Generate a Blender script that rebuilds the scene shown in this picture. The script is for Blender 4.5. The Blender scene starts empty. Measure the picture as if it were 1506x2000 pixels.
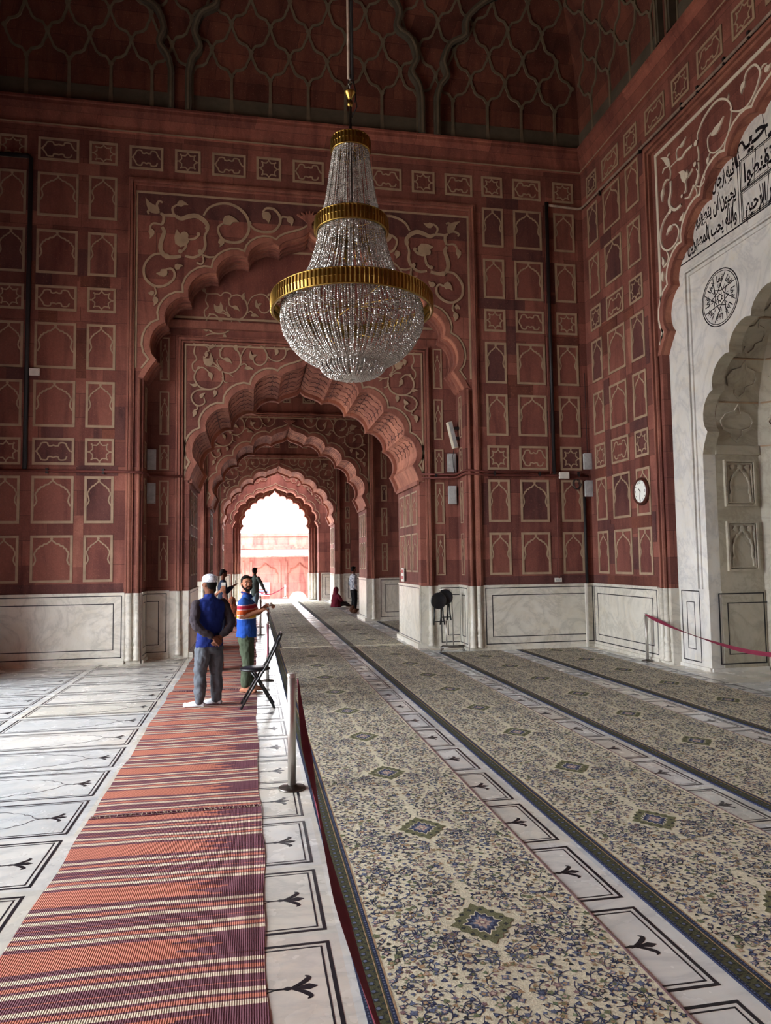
import bpy, math, random
from math import sin, cos, pi, radians, sqrt, atan2
from mathutils import Vector, Matrix
from mathutils.geometry import tessellate_polygon
S = 1.1                                  # metres per modelling unit
SC = bpy.context.scene
COL = SC.collection
R = random.Random(7)
# ------------------------------------------------------------------ materials
def s2l(c):
    return tuple(((x/255)/12.92 if x/255 <= .04045 else ((x/255+.055)/1.055)**2.4) for x in c)
MATS = {}
class NT:
    def __init__(s, name, rough=.8, spec=.4, metal=0.):
        m = bpy.data.materials.new(name); m.use_nodes = True; s.m = m; s.t = m.node_tree; s.n = s.t.nodes
        s.b = s.n['Principled BSDF']; s.b.inputs['Roughness'].default_value = rough
        s.b.inputs['Specular IOR Level'].default_value = spec; s.b.inputs['Metallic'].default_value = metal
        MATS[name] = m; s._co = None
    def node(s, typ, **kw):
        x = s.n.new('ShaderNode'+typ)
        for k, v in kw.items():
            if k.startswith('i_'): x.inputs[k[2:].replace('_', ' ')].default_value = v
            else: setattr(x, k, v)
        return x
    def link(s, a, b): s.t.links.new(a, b)
    def co(s):
        if s._co is None:
            tc = s.node('TexCoord'); mp = s.node('Mapping'); mp.inputs['Scale'].default_value = (1/S,)*3
            s.link(tc.outputs['Object'], mp.inputs['Vector']); s._co = mp.outputs['Vector']
        return s._co
    def scaled(s, v):
        mp = s.node('Mapping'); mp.inputs['Scale'].default_value = v; s.link(s.co(), mp.inputs['Vector']); return mp.outputs['Vector']
    def noise(s, scale, detail=4., rough=.6, dist=0., vec=None):
        x = s.node('TexNoise'); x.inputs['Scale'].default_value = scale; x.inputs['Detail'].default_value = detail
        x.inputs['Roughness'].default_value = rough; x.inputs['Distortion'].default_value = dist
        s.link(vec or s.co(), x.inputs['Vector']); return x.outputs['Fac']
    def ramp(s, fac, stops, interp='LINEAR'):
        x = s.node('ValToRGB'); e = x.color_ramp.elements; x.color_ramp.interpolation = interp
        while len(e) < len(stops): e.new(.5)
        for i, (p, c) in enumerate(stops):
            e[i].position = p; e[i].color = (*c, 1) if len(c) == 3 else c
        s.link(fac, x.inputs['Fac']); return x.outputs['Color']
    def mix(s, fac, a, b, mode='MIX'):
        x = s.node('Mix', data_type='RGBA', blend_type=mode)
        for sock, v in ((x.inputs[0], fac), (x.inputs[6], a), (x.inputs[7], b)):
            if isinstance(v, (int, float)): sock.default_value = v
            elif isinstance(v, tuple): sock.default_value = (*v, 1) if len(v) == 3 else v
            else: s.link(v, sock)
        return x.outputs[2]
    def math(s, op, a, b=None):
        x = s.node('Math', operation=op)
        for i, v in enumerate((a, b)):
            if v is None: continue
            if isinstance(v, (int, float)): x.inputs[i].default_value = v
            else: s.link(v, x.inputs[i])
        return x.outputs[0]
    def color(s, c):
        if isinstance(c, tuple): s.b.inputs['Base Color'].default_value = (*c, 1)
        else: s.link(c, s.b.inputs['Base Color'])
    def bump(s, h, strength=.3, dist=.01):
        x = s.node('Bump'); x.inputs['Strength'].default_value = strength; x.inputs['Distance'].default_value = dist
        s.link(h, x.inputs['Height']); s.link(x.outputs['Normal'], s.b.inputs['Normal'])
def g3(v): return (v, v, v)
def plain(name, rgb, rough=.7, spec=.4, metal=0., var=.12, scale=9.):
    t = NT(name, rough, spec, metal); c = s2l(rgb)
    f = t.ramp(t.noise(scale), [(.3, g3(1-var)), (.7, g3(1+var*.4))])
    t.color(t.mix(1., c, f, 'MULTIPLY')); return t
def sandstone(name, a, b, rough=.82, brick=True, dark=.55, bw=.86, bh=.42, seed=0.):
    t = NT(name, rough, .35)
    a, b = s2l(a), s2l(b)
    sep = t.node('SeparateXYZ'); t.link(t.co(), sep.inputs[0])
    cmb = t.node('CombineXYZ'); t.link(t.math('ADD', t.math('ADD', sep.outputs[0], sep.outputs[1]), seed), cmb.inputs[0]); t.link(sep.outputs[2], cmb.inputs[1])
    base = t.ramp(t.noise(1.3, 5, .65, .4), [(.32, a), (.62, b)])
    if brick:
        bk = t.node('TexBrick'); bk.offset = .45; bk.squash = 1.35; bk.squash_frequency = 3
        for k, v in (('Scale', 1.), ('Brick Width', bw), ('Row Height', bh), ('Mortar Size', .004), ('Mortar Smooth', .1), ('Bias', -.2)): bk.inputs[k].default_value = v
        bk.inputs['Color1'].default_value = (1.12, 1.08, 1.06, 1); bk.inputs['Color2'].default_value = (dark, dark*.86, dark*.92, 1); bk.inputs['Mortar'].default_value = (.5, .45, .45, 1)
        t.link(cmb.outputs[0], bk.inputs['Vector'])
        base = t.mix(1., base, bk.outputs['Color'], 'MULTIPLY')
    gr = t.noise(42, 3, .7); st = t.noise(1., 4, .6, .6, t.scaled((3.2, 3.2, .55)))
    base = t.mix(1., base, t.ramp(gr, [(.3, g3(.86)), (.7, g3(1.1))]), 'MULTIPLY')
    base = t.mix(1., base, t.ramp(st, [(.34, (.62, .56, .6)), (.55, g3(1.))]), 'MULTIPLY')
    base = t.mix(t.ramp(t.noise(60, 2, .5), [(.66, g3(0)), (.74, g3(.35))]), base, s2l((196, 140, 116)))
    t.color(base); t.bump(t.noise(28, 5, .7), .5, .012); return t
def marble(name, a, b, vein=(120, 124, 132), rough=.3, spec=.5, warm=None, vs=.9, vamt=.6, tiles=False):
    t = NT(name, rough, spec); a, b = s2l(a), s2l(b)
    base = t.ramp(t.noise(.8, 4, .6, .8), [(.35, a), (.65, b)])
    if warm: base = t.mix(t.ramp(t.noise(2.3, 4, .7, 1.), [(.46, g3(0)), (.82, g3(.45))]), base, s2l(warm))
    v = t.noise(vs, 7, .62, 2.2, t.scaled((1., 1.7, 1.25)))
    vf = t.ramp(t.math('ABSOLUTE', t.math('SUBTRACT', v, .5)), [(.0, g3(vamt)), (.035, g3(vamt*.35)), (.09, g3(0))])
    base = t.mix(vf, base, s2l(vein))
    base = t.mix(t.ramp(t.noise(2.6, 6, .7, 1.6, t.scaled((1, 1, .45))), [(.5, g3(0)), (.75, g3(vamt*.5))]), base, s2l(vein))
    if tiles:
        sep = t.node('SeparateXYZ'); t.link(t.co(), sep.inputs[0])
        fx = t.math('FLOOR', t.math('DIVIDE', t.math('SUBTRACT', sep.outputs[0], .38), 1.475)); fy = t.math('FLOOR', t.math('DIVIDE', t.math('SUBTRACT', sep.outputs[1], .352), .75))
        cm = t.node('CombineXYZ'); t.link(fx, cm.inputs[0]); t.link(fy, cm.inputs[1])
        wn = t.node('TexWhiteNoise', noise_dimensions='2D'); t.link(cm.outputs[0], wn.inputs['Vector'])
        tint = t.ramp(wn.outputs['Value'], [(0, (.95, .92, .85)), (.22, (.88, .91, .94)), (.42, (1., .99, .97)), (.6, (1., .92, .84)), (.74, (.93, .95, .97)), (.9, (1.02, 1., .97))], 'CONSTANT')
        base = t.mix(1., base, tint, 'MULTIPLY')
        t.link(t.ramp(t.noise(3, 4, .6), [(.3, g3(rough*.75)), (.7, g3(rough*1.7))]), t.b.inputs['Roughness'])
    t.color(base); return t
sandstone('red_sandstone', (116, 70, 62), (138, 88, 76))
sandstone('panel_red', (120, 72, 64), (134, 82, 70), brick=False)
sandstone('panel_maroon', (82, 50, 49), (102, 62, 57), brick=False)
sandstone('panel_brick', (108, 62, 56), (124, 74, 64), brick=False)
sandstone('moulding_red', (128, 78, 68), (156, 102, 86), brick=False)
sandstone('cornice_red', (124, 74, 64), (152, 94, 78), bw=1.5, bh=.6)
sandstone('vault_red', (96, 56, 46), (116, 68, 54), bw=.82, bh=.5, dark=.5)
sandstone('arch_stone', (150, 98, 82), (184, 128, 106), bw=.5, bh=.9, dark=.72)
sandstone('court_stone', (156, 104, 94), (172, 120, 108), bw=1.2, bh=.5, dark=.9)  # courtyard haze is put into this paler, pinker base colour
plain('inlay', (162, 138, 114), .7, var=.25, scale=5)
plain('inlay_white', (214, 204, 186), .55, var=.12)
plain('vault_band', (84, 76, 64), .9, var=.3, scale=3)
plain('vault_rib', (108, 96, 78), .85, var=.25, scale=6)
marble('dado_marble', (204, 200, 188), (222, 218, 208), (126, 124, 118), .35, warm=(200, 182, 146), vamt=.32)
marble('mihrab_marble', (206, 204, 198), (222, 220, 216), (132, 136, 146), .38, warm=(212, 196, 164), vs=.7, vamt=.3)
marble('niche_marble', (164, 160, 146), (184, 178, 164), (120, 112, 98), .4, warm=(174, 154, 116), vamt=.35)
marble('floor_marble', (206, 208, 206), (224, 224, 220), (146, 152, 160), .2, warm=(226, 212, 188), vs=.6, vamt=.3, tiles=True)
marble('stair_marble', (226, 224, 216), (238, 236, 230), (150, 156, 166), .4)
plain('inlay_black', (26, 26, 34), .35, var=.2)
plain('calligraphy_black', (22, 20, 26), .5, var=.05)
# ------------------------------------------------------------------ mesh builder
class MB:
    def __init__(s): s.v = []; s.f = []; s.mi = []; s.names = []; s.smooth = []
    def add(s, vs, fs, mat, smooth=False):
        o = len(s.v); s.v.extend(vs)
        if mat not in s.names: s.names.append(mat)
        k = s.names.index(mat)
        for f in fs: s.f.append(tuple(i+o for i in f)); s.mi.append(k); s.smooth.append(smooth)
    def build(s, name, parent=None, **props):
        me = bpy.data.meshes.new(name)
        me.from_pydata([(x*S, y*S, z*S) for x, y, z in s.v], [], s.f)
        for n in s.names: me.materials.append(MATS[n])
        me.polygons.foreach_set('material_index', s.mi); me.polygons.foreach_set('use_smooth', s.smooth); me.update()
        o = bpy.data.objects.new(name, me); COL.objects.link(o)
        if parent is not None:
            o.parent = parent; o.matrix_parent_inverse = parent.matrix_basis.inverted()
        for k, v in props.items(): o[k] = v
        return o
    def tess(s, pts3, mat, flip=False):
        tr = tessellate_polygon([[Vector(p) for p in pts3]])
        s.add(pts3, [t[::-1] if flip else t for t in tr], mat)
    def box(s, a, b, mat):
        (x0, y0, z0), (x1, y1, z1) = a, b
        v = [(x0,y0,z0),(x1,y0,z0),(x1,y1,z0),(x0,y1,z0),(x0,y0,z1),(x1,y0,z1),(x1,y1,z1),(x0,y1,z1)]
        s.add(v, [(0,3,2,1),(4,5,6,7),(0,1,5,4),(1,2,6,5),(2,3,7,6),(3,0,4,7)], mat)
    def pbox(s, P, a0, b0, a1, b1, h0, h1, mat):
        v = [P(a,b,h) for h in (h0,h1) for a,b in ((a0,b0),(a1,b0),(a1,b1),(a0,b1))]
        s.add(v, [(0,3,2,1),(4,5,6,7),(0,1,5,4),(1,2,6,5),(2,3,7,6),(3,0,4,7)], mat)
    def ribbon(s, P, pts, w, h0, h1, mat, closed=False, sides=True):
        n = len(pts)
        if n < 2: return
        W = w if isinstance(w, (list, tuple)) else [w]*n
        L = []; Rr = []
        for i, (x, y) in enumerate(pts):
            if closed: a, c = pts[i-1], pts[(i+1) % n]
            else: a, c = pts[max(i-1, 0)], pts[min(i+1, n-1)]
            d1 = (x-a[0], y-a[1]); d2 = (c[0]-x, c[1]-y)
            l1 = math.hypot(*d1); l2 = math.hypot(*d2)
            if l1 < 1e-9: d1, l1 = d2, l2
            if l2 < 1e-9: d2, l2 = d1, l1
            if l1 < 1e-9: d1 = d2 = (1, 0); l1 = l2 = 1
            n1 = (-d1[1]/l1, d1[0]/l1); n2 = (-d2[1]/l2, d2[0]/l2)
            mx, my = n1[0]+n2[0], n1[1]+n2[1]; q = mx*mx+my*my
            if q < .35: mx, my, q = n1[0], n1[1], 2.
            k = W[i]/q
            L.append((x+mx*k, y+my*k)); Rr.append((x-mx*k, y-my*k))
        vs = [P(a, b, h1) for a, b in L]+[P(a, b, h1) for a, b in Rr]
        if sides: vs += [P(a, b, h0) for a, b in L]+[P(a, b, h0) for a, b in Rr]
        fs = []
        for i in range(n if closed else n-1):
            j = (i+1) % n
            fs.append((i, n+i, n+j, j))
            if sides: fs += [(2*n+i, i, j, 2*n+j), (n+i, 3*n+i, 3*n+j, n+j)]
        s.add(vs, fs, mat)
    def frame(s, P, a0, b0, a1, b1, w, h0, h1, mat):
        s.ribbon(P, [(a0+w/2,b0+w/2),(a1-w/2,b0+w/2),(a1-w/2,b1-w/2),(a0+w/2,b1-w/2)], w, h0, h1, mat, True)
    def tube(s, pts, r, mat, seg=8, smooth=True, caps=True):
        pts = [Vector(p) for p in pts]; n = len(pts); RR = r if isinstance(r, (list, tuple)) else [r]*n
        t0 = (pts[1]-pts[0]).normalized(); up = Vector((0,0,1)) if abs(t0.z) < .9 else Vector((1,0,0))
        u = t0.cross(up).normalized(); vs = []
        for i, p in enumerate(pts):
            t = (pts[min(i+1,n-1)]-pts[max(i-1,0)])
            t = t.normalized() if t.length > 1e-9 else t0
            u = (u-t*u.dot(t)); u = u.normalized() if u.length > 1e-6 else t.orthogonal().normalized(); w = t.cross(u)
            for k in range(seg):
                a = 2*pi*k/seg; vs.append(tuple(p+(u*cos(a)+w*sin(a))*RR[i]))
        fs = [(i*seg+k, i*seg+(k+1)%seg, (i+1)*seg+(k+1)%seg, (i+1)*seg+k) for i in range(n-1) for k in range(seg)]
        if caps: fs += [tuple(range(seg))[::-1], tuple((n-1)*seg+k for k in range(seg))]
        s.add(vs, fs, mat, smooth)
    def lathe(s, c, prof, mat, seg=20, smooth=True, sy=1.):
        vs = []; n = len(prof)
        for r, z in prof:
            for k in range(seg):
                a = 2*pi*k/seg; vs.append((c[0]+r*cos(a), c[1]+r*sin(a)*sy, c[2]+z))
        fs = [(i*seg+k, i*seg+(k+1)%seg, (i+1)*seg+(k+1)%seg, (i+1)*seg+k) for i in range(n-1) for k in range(seg)]
        fs += [tuple(range(seg))[::-1], tuple((n-1)*seg+k for k in range(seg))]
        s.add(vs, fs, mat, smooth)
def empty(name, loc, rz=0, **props):
    o = bpy.data.objects.new(name, None); COL.objects.link(o); o.empty_display_size = .1
    o.location = tuple(c*S for c in loc); o.rotation_euler = (0, 0, rz)
    for k, v in props.items(): o[k] = v
    return o
def bez(p0, p1, p2, p3, n):
    out = []
    for i in range(n+1):
        t = i/n; u = 1-t
        out.append(tuple(u*u*u*a+3*u*u*t*b+3*u*t*t*c+t*t*t*d for a, b, c, d in zip(p0, p1, p2, p3)))
    return out
def catmull(pts, n=5):
    if len(pts) < 3: return list(pts)
    out = []; P = [pts[0]]+list(pts)+[pts[-1]]
    for i in range(1, len(P)-2):
        a, b, c, d = P[i-1], P[i], P[i+1], P[i+2]
        for k in range(n):
            t = k/n; out.append(tuple(.5*((2*q)+(-p+r)*t+(2*p-5*q+4*r-w)*t*t+(-p+3*q-3*r+w)*t**3) for p, q, r, w in zip(a, b, c, d)))
    out.append(tuple(pts[-1])); return out
def arc2(a, b, sag, n=7):
    """arc from a to b bulging to the left of a->b by sag*chord"""
    dx, dy = b[0]-a[0], b[1]-a[1]; nx, ny = -dy, dx; out = []
    k = 4/3*sag
    return bez(a, (a[0]+dx*.18+nx*k, a[1]+dy*.18+ny*k), (b[0]-dx*.18+nx*k, b[1]-dy*.18+ny*k), b, n)
ARCH_A = dict(foot=[(2.91,4.92),(2.82,5.08),(2.70,5.25)], cusps=[(2.55,5.93),(2.16,6.41),(1.68,6.88),(1.12,7.20),(.55,7.46)], apex=7.78)
ARCH_B = dict(foot=[(2.16,3.20),(2.11,3.36),(2.03,3.52)], cusps=[(1.87,4.11),(1.47,4.55),(1.0,4.91),(.49,5.18)], apex=5.46)
ARCH_E = dict(sag=.3, foot=[(1.50,3.10),(1.45,3.2),(1.36,3.30)], cusps=[(1.28,3.72),(1.06,4.05),(.79,4.30),(.49,4.48),(.22,4.60)], apex=4.90)
def arch_half(A, off=0., n=6):
    """right half, foot -> apex, as (dx, z)"""
    ctrl = A['foot']+A['cusps']+[(0, A['apex'])]; nf = len(A['foot']); pts = []
    for i, (x, z) in enumerate(ctrl):
        a = ctrl[max(i-1, 0)]; c = ctrl[min(i+1, len(ctrl)-1)]
        if i < nf: a, c = ctrl[0], (ctrl[0][0]-.1, ctrl[nf+0][1])
        tx, tz = c[0]-a[0], c[1]-a[1]; l = math.hypot(tx, tz)
        pts.append((x+tz/l*off, z-tx/l*off))
    pts[-1] = (0, A['apex']+off*1.25)
    out = catmull(pts[:nf], 3)[:-1]
    for i in range(nf-1, len(pts)-2):
        seg = arc2(pts[i], pts[i+1], -.26 if i == nf-1 else -A.get('sag', .25), n)
        out += seg[:-1]
    c, a = pts[-2], pts[-1]; dz = a[1]-c[1]
    out += bez(c, (c[0]*.80, c[1]+dz*.55), (c[0]*.16, c[1]+dz*.42), a, n+2)
    return out
def arch_full(A, cx, off=0., n=6):
    h = arch_half(A, off, n)
    return [(cx-x, z) for x, z in h]+[(cx+x, z) for x, z in h[::-1][1:]]
def PY(Y): return lambda a, b, h: (a, Y-h, b)          # wall facing the camera
def PX(X): return lambda a, b, h: (X-h, a, b)          # wall facing -x
def PZ(Z=0.): return lambda a, b, h: (a, b, Z+h)
# ------------------------------------------------------------------ inlay motifs
def rect_panel(m, P, a0, b0, a1, b1, tone, kind='arch', fw=.042, line='inlay', hf=.014):
    m.pbox(P, a0, b0, a1, b1, -.01, .003, tone)
    m.frame(P, a0, b0, a1, b1, fw, -.005, hf, line)
    w, h, cx, cz = a1-a0, b1-b0, (a0+a1)/2, (b0+b1)/2
    lw = .022 if w < .5 else .026
    if kind == 'arch':
        half = [(.43,.36),(.36,.43),(.33,.48),(.345,.54),(.385,.60),(.385,.655),(.34,.69),(.325,.73),(.27,.745),(.24,.785),(.17,.80),(.13,.83),(.07,.855),(0,.90)]
        if w > .5: half = [(.43,.36),(.39,.42),(.37,.47),(.385,.54),(.405,.60),(.385,.65),(.36,.665),(.345,.71),(.30,.725),(.275,.765),(.21,.775),(.18,.81),(.11,.82),(.07,.85),(0,.90)]
        pts = [(cx-x*w, b0+y*h) for x, y in half]+[(cx+x*w, b0+y*h) for x, y in half[::-1][1:]]
        m.ribbon(P, pts, lw, 0, .011, line)
        t = b0+.90*h; d = .03
        m.ribbon(P, [(cx, t-.01), (cx, t+d*.8), (cx, t+2*d)], [.012, .05, .004], 0, .012, line)
    elif kind == 'star':
        r = min(w, h)*.36; pts = []
        for k in range(16):
            a = pi/8*k+pi/2; q = r if k % 2 == 0 else r*.74
            pts.append((cx+q*cos(a)*w/min(w,h)*.96, cz+q*sin(a)))
        m.ribbon(P, pts, lw*.9, 0, .011, line, True)
        for k in range(8):
            x, y = pts[2*k]; m.ribbon(P, [(x+(x-cx)*.0, y), (x+(x-cx)*.12, y+(y-cz)*.12), (x+(x-cx)*.22, y+(y-cz)*.22)], [.01, .035, .008], 0, .012, line)
    elif kind == 'cart':
        q = [(.40,0),(.32,.17),(.29,.28),(.21,.31),(.14,.29),(.12,.20),(.05,.19),(0,.22)]
        half = q+[(-x, y) for x, y in q[::-1][1:]]
        pts = half+[(x, -y) for x, y in half[::-1][1:-1]]
        m.ribbon(P, catmull([(cx+x*w, cz+y*h*1.05) for x, y in pts], 2), lw*.9, 0, .011, line)
        for s in (-1, 1): m.ribbon(P, [(cx+s*.40*w, cz), (cx+s*.425*w, cz), (cx+s*.45*w, cz)], [.01, .03, .006], 0, .012, line)
    elif kind == 'tall':
        q = [(.3,.42),(.18,.50),(.3,.58),(.22,.66),(.0,.74)]
        m.ribbon(P, catmull([(cx-x*w, b0+y*h) for x, y in q]+[(cx+x*w, b0+y*h) for x, y in q[::-1][1:]], 3), .014, 0, .011, line)
        m.ribbon(P, [(cx, b0+.74*h), (cx, b0+.80*h), (cx, b0+.86*h)], [.008, .04, .005], 0, .012, line)
        m.ribbon(P, [(cx-.3*w, b0+.42*h), (cx-.3*w, b0+.06*h)], .012, 0, .010, line); m.ribbon(P, [(cx+.3*w, b0+.42*h), (cx+.3*w, b0+.06*h)], .012, 0, .010, line)
ROWS = [(1.39,2.185,'a'),(2.385,3.19,'a'),(3.38,3.84,'s'),(4.03,4.83,'a'),(5.04,5.84,'a'),(6.05,6.49,'s'),(6.70,7.48,'a'),(7.72,8.50,'a'),(8.72,9.13,'s')]
def panel_col(m, P, a0, a1, rows=ROWS, tall=False, line='inlay'):
    for b0, b1, k in rows:
        tone = R.choice(['panel_red', 'panel_maroon', 'panel_brick', 'panel_brick', 'panel_red'])
        kind = ('tall' if tall else 'arch') if k == 'a' else ('cart' if a1-a0 > .5 else 'star')
        if tall and k == 's': kind = 'tall'
        rect_panel(m, P, a0, b0, a1, b1, tone, kind, fw=.042 if not tall else .026, line=line)
def scroll(m, P, data, cx, sgn, zoff=0., line='inlay', sc=1., h=.012):
    for ri, rec in enumerate(data.split(';')):
        k, w, *q = rec.split(' '); w = float(w)*sc*1.18; h += .00035; q = [float(v) for v in q]
        pts = [(cx+sgn*q[i]*sc, q[i+1]*sc+zoff) for i in range(0, len(q), 2)]
        if k == 'S':
            c = catmull(pts, 5); n = len(c); m.ribbon(P, c, [w*(.8+.35*sin(pi*i/(n-1))) for i in range(n)], 0, h, line)
        elif k == 'D':
            x, y = pts[0]; n = 12; r = w*.62
            m.add([P(x+r*cos(2*pi*i/n), y+r*sin(2*pi*i/n), h+.007) for i in range(n)], [tuple(range(n))], line)
        else:
            (x0, y0), (x1, y1) = pts; dx, dy = x1-x0, y1-y0; l = math.hypot(dx, dy) or 1; nx, ny = -dy/l, dx/l
            L = []; prof = [(0,.16),(.12,.62),(.3,1.),(.5,.86),(.68,.5),(.85,.24),(1,.02)]
            ax = [(x0+dx*t+nx*w*.35*sin(t*3.1), y0+dy*t+ny*w*.35*sin(t*3.1)) for t, _ in prof]
            m.ribbon(P, ax, [w*1.12*p for _, p in prof], 0, h+.004, line)
SCROLL_A='L 0.115 2.66 7.92 2.9 8.18;S 0.03 2.67 7.96 2.71 8.05 2.67 8.13 2.61 8.11;S 0.03 2.67 7.94 2.77 7.97 2.86 7.93 2.84 7.88;S 0.041 2.65 7.91 2.6 7.88 2.59 7.79 2.62 7.7;S 0.037 2.6 7.88 2.47 7.89 2.38 7.88;S 0.06 2.38 7.88 2.29 7.84 2.16 7.89 2.03 7.91 1.9 7.84 1.83 7.74 1.84 7.64;S 0.028 2.34 7.84 2.42 7.92 2.44 8.02 2.36 8.09;L 0.083 2.36 8.08 2.17 8.1;S 0.025 2.62 7.7 2.75 7.72 2.81 7.67 2.82 7.6;L 0.079 2.82 7.62 2.83 7.43;S 0.055 2.62 7.66 2.58 7.57 2.63 7.4 2.64 7.26 2.57 7.14 2.44 7.12 2.29 7.15;S 0.037 1.84 7.64 1.88 7.53 1.87 7.36 1.94 7.22 2.07 7.14 2.22 7.16;L 0.207 2.15 7.44 2.36 7.63;D 0.096 2.23 7.53;S 0.03 2.19 7.46 2.21 7.32 2.28 7.23;S 0.03 2.16 7.46 2.05 7.49 1.97 7.57;D 0.055 2.3 7.23;D 0.055 1.96 7.25;D 0.046 1.99 7.57;S 0.035 1.9 7.92 1.81 8.07 1.64 8.16 1.46 8.18 1.28 8.11 1.15 7.98 1.1 7.82 1.12 7.65 1.23 7.5 1.39 7.46 1.55 7.5 1.63 7.61 1.64 7.73 1.55 7.81;L 0.143 1.55 7.8 1.28 7.85;L 0.086 1.62 7.51 1.62 7.36;D 0.053 1.09 7.84;S 0.032 1.1 7.83 0.99 7.73 0.83 7.7 0.65 7.73 0.54 7.88 0.55 8.03 0.65 8.14 0.78 8.15 0.85 8.07;L 0.12 0.86 8.05 0.75 7.86;S 0.024 0.54 7.93 0.49 8.01 0.39 8;L 0.091 0.41 8.01 0.33 7.84;S 0.032 2.64 7.17 2.76 7.14 2.87 7.02 2.92 6.88 2.89 6.7 2.74 6.58 2.57 6.59 2.42 6.71 2.4 6.84 2.46 6.91 2.55 6.88;L 0.106 2.54 6.89 2.71 6.81;L 0.078 2.38 6.9 2.25 6.97;S 0.021 2.74 6.57 2.71 6.46 2.74 6.39;L 0.066 2.75 6.48 2.85 6.45;L 0.074 2.74 6.38 2.75 6.21;S 0.023 1.92 7.2 1.81 7.16 1.7 7.17;S 0.023 1.92 7.2 1.9 7.08 1.94 7.02 2.02 7.05;D 0.069 2.53 7.12;D 0.051 1.84 7.69'
SCROLL_B='D 0.058 2.12 5.8;S 0.019 2.11 5.79 2.06 5.73 1.86 5.74 1.79 5.7 1.72 5.77 1.62 5.77 1.57 5.71 1.62 5.63;S 0.02 2.06 5.73 2.09 5.58 2.04 5.46 2.11 5.37 2.11 5.27 2.07 5.22;L 0.12 1.74 5.4 1.92 5.52;L 0.051 1.74 5.41 1.78 5.59;S 0.024 1.75 5.41 1.62 5.3;D 0.048 1.62 5.28;S 0.015 1.82 5.33 1.72 5.33 1.64 5.28;S 0.015 1.62 5.32 1.67 5.4 1.66 5.48;D 0.038 1.61 5.64;S 0.019 1.62 5.63 1.61 5.52 1.54 5.47;L 0.061 1.55 5.48 1.4 5.39;S 0.022 1.58 5.69 1.46 5.74 1.35 5.7 1.27 5.6 1.24 5.48 1.25 5.38 1.33 5.26 1.46 5.21 1.58 5.24;L 0.058 1.32 5.64 1.29 5.8;S 0.019 1.46 5.21 1.38 5.15;S 0.019 1.24 5.53 1.16 5.69 1.02 5.77 0.89 5.77 0.8 5.69 0.75 5.57 0.78 5.45 0.88 5.38 0.98 5.42 1.02 5.53;L 0.058 1 5.47 1.06 5.66;L 0.041 1.01 5.53 0.93 5.57;L 0.037 0.81 5.74 0.76 5.8;S 0.017 1.24 5.37 1.16 5.4 1.11 5.32;L 0.054 1.17 5.31 1 5.29;S 0.017 0.75 5.57 0.66 5.49 0.55 5.47 0.45 5.53 0.4 5.63 0.43 5.75 0.53 5.8 0.61 5.75 0.6 5.68;L 0.058 0.58 5.71 0.61 5.57;S 0.015 0.4 5.67 0.33 5.72 0.26 5.71;S 0.022 1.58 5.24 1.56 5.1 1.62 4.97 1.75 4.9 1.91 4.9 2.02 4.97 2.08 5.1 2.05 5.22 1.99 5.29 1.9 5.29 1.81 5.21;D 0.038 2 5.29;L 0.061 1.83 5.21 1.77 5.06;L 0.048 2.02 4.97 2.16 4.99;S 0.015 1.58 5.13 1.54 5.05 1.48 5.03;L 0.058 1.72 4.88 1.73 4.75;S 0.02 1.86 4.89 2.02 4.87 2.11 4.8 2.13 4.72 2.08 4.62 1.99 4.58 1.89 4.64 1.91 4.74;L 0.054 1.96 4.72 1.88 4.82;S 0.017 2.04 4.59 2.02 4.52 2.08 4.5;L 0.061 2.08 4.5 2.11 4.36'
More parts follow.
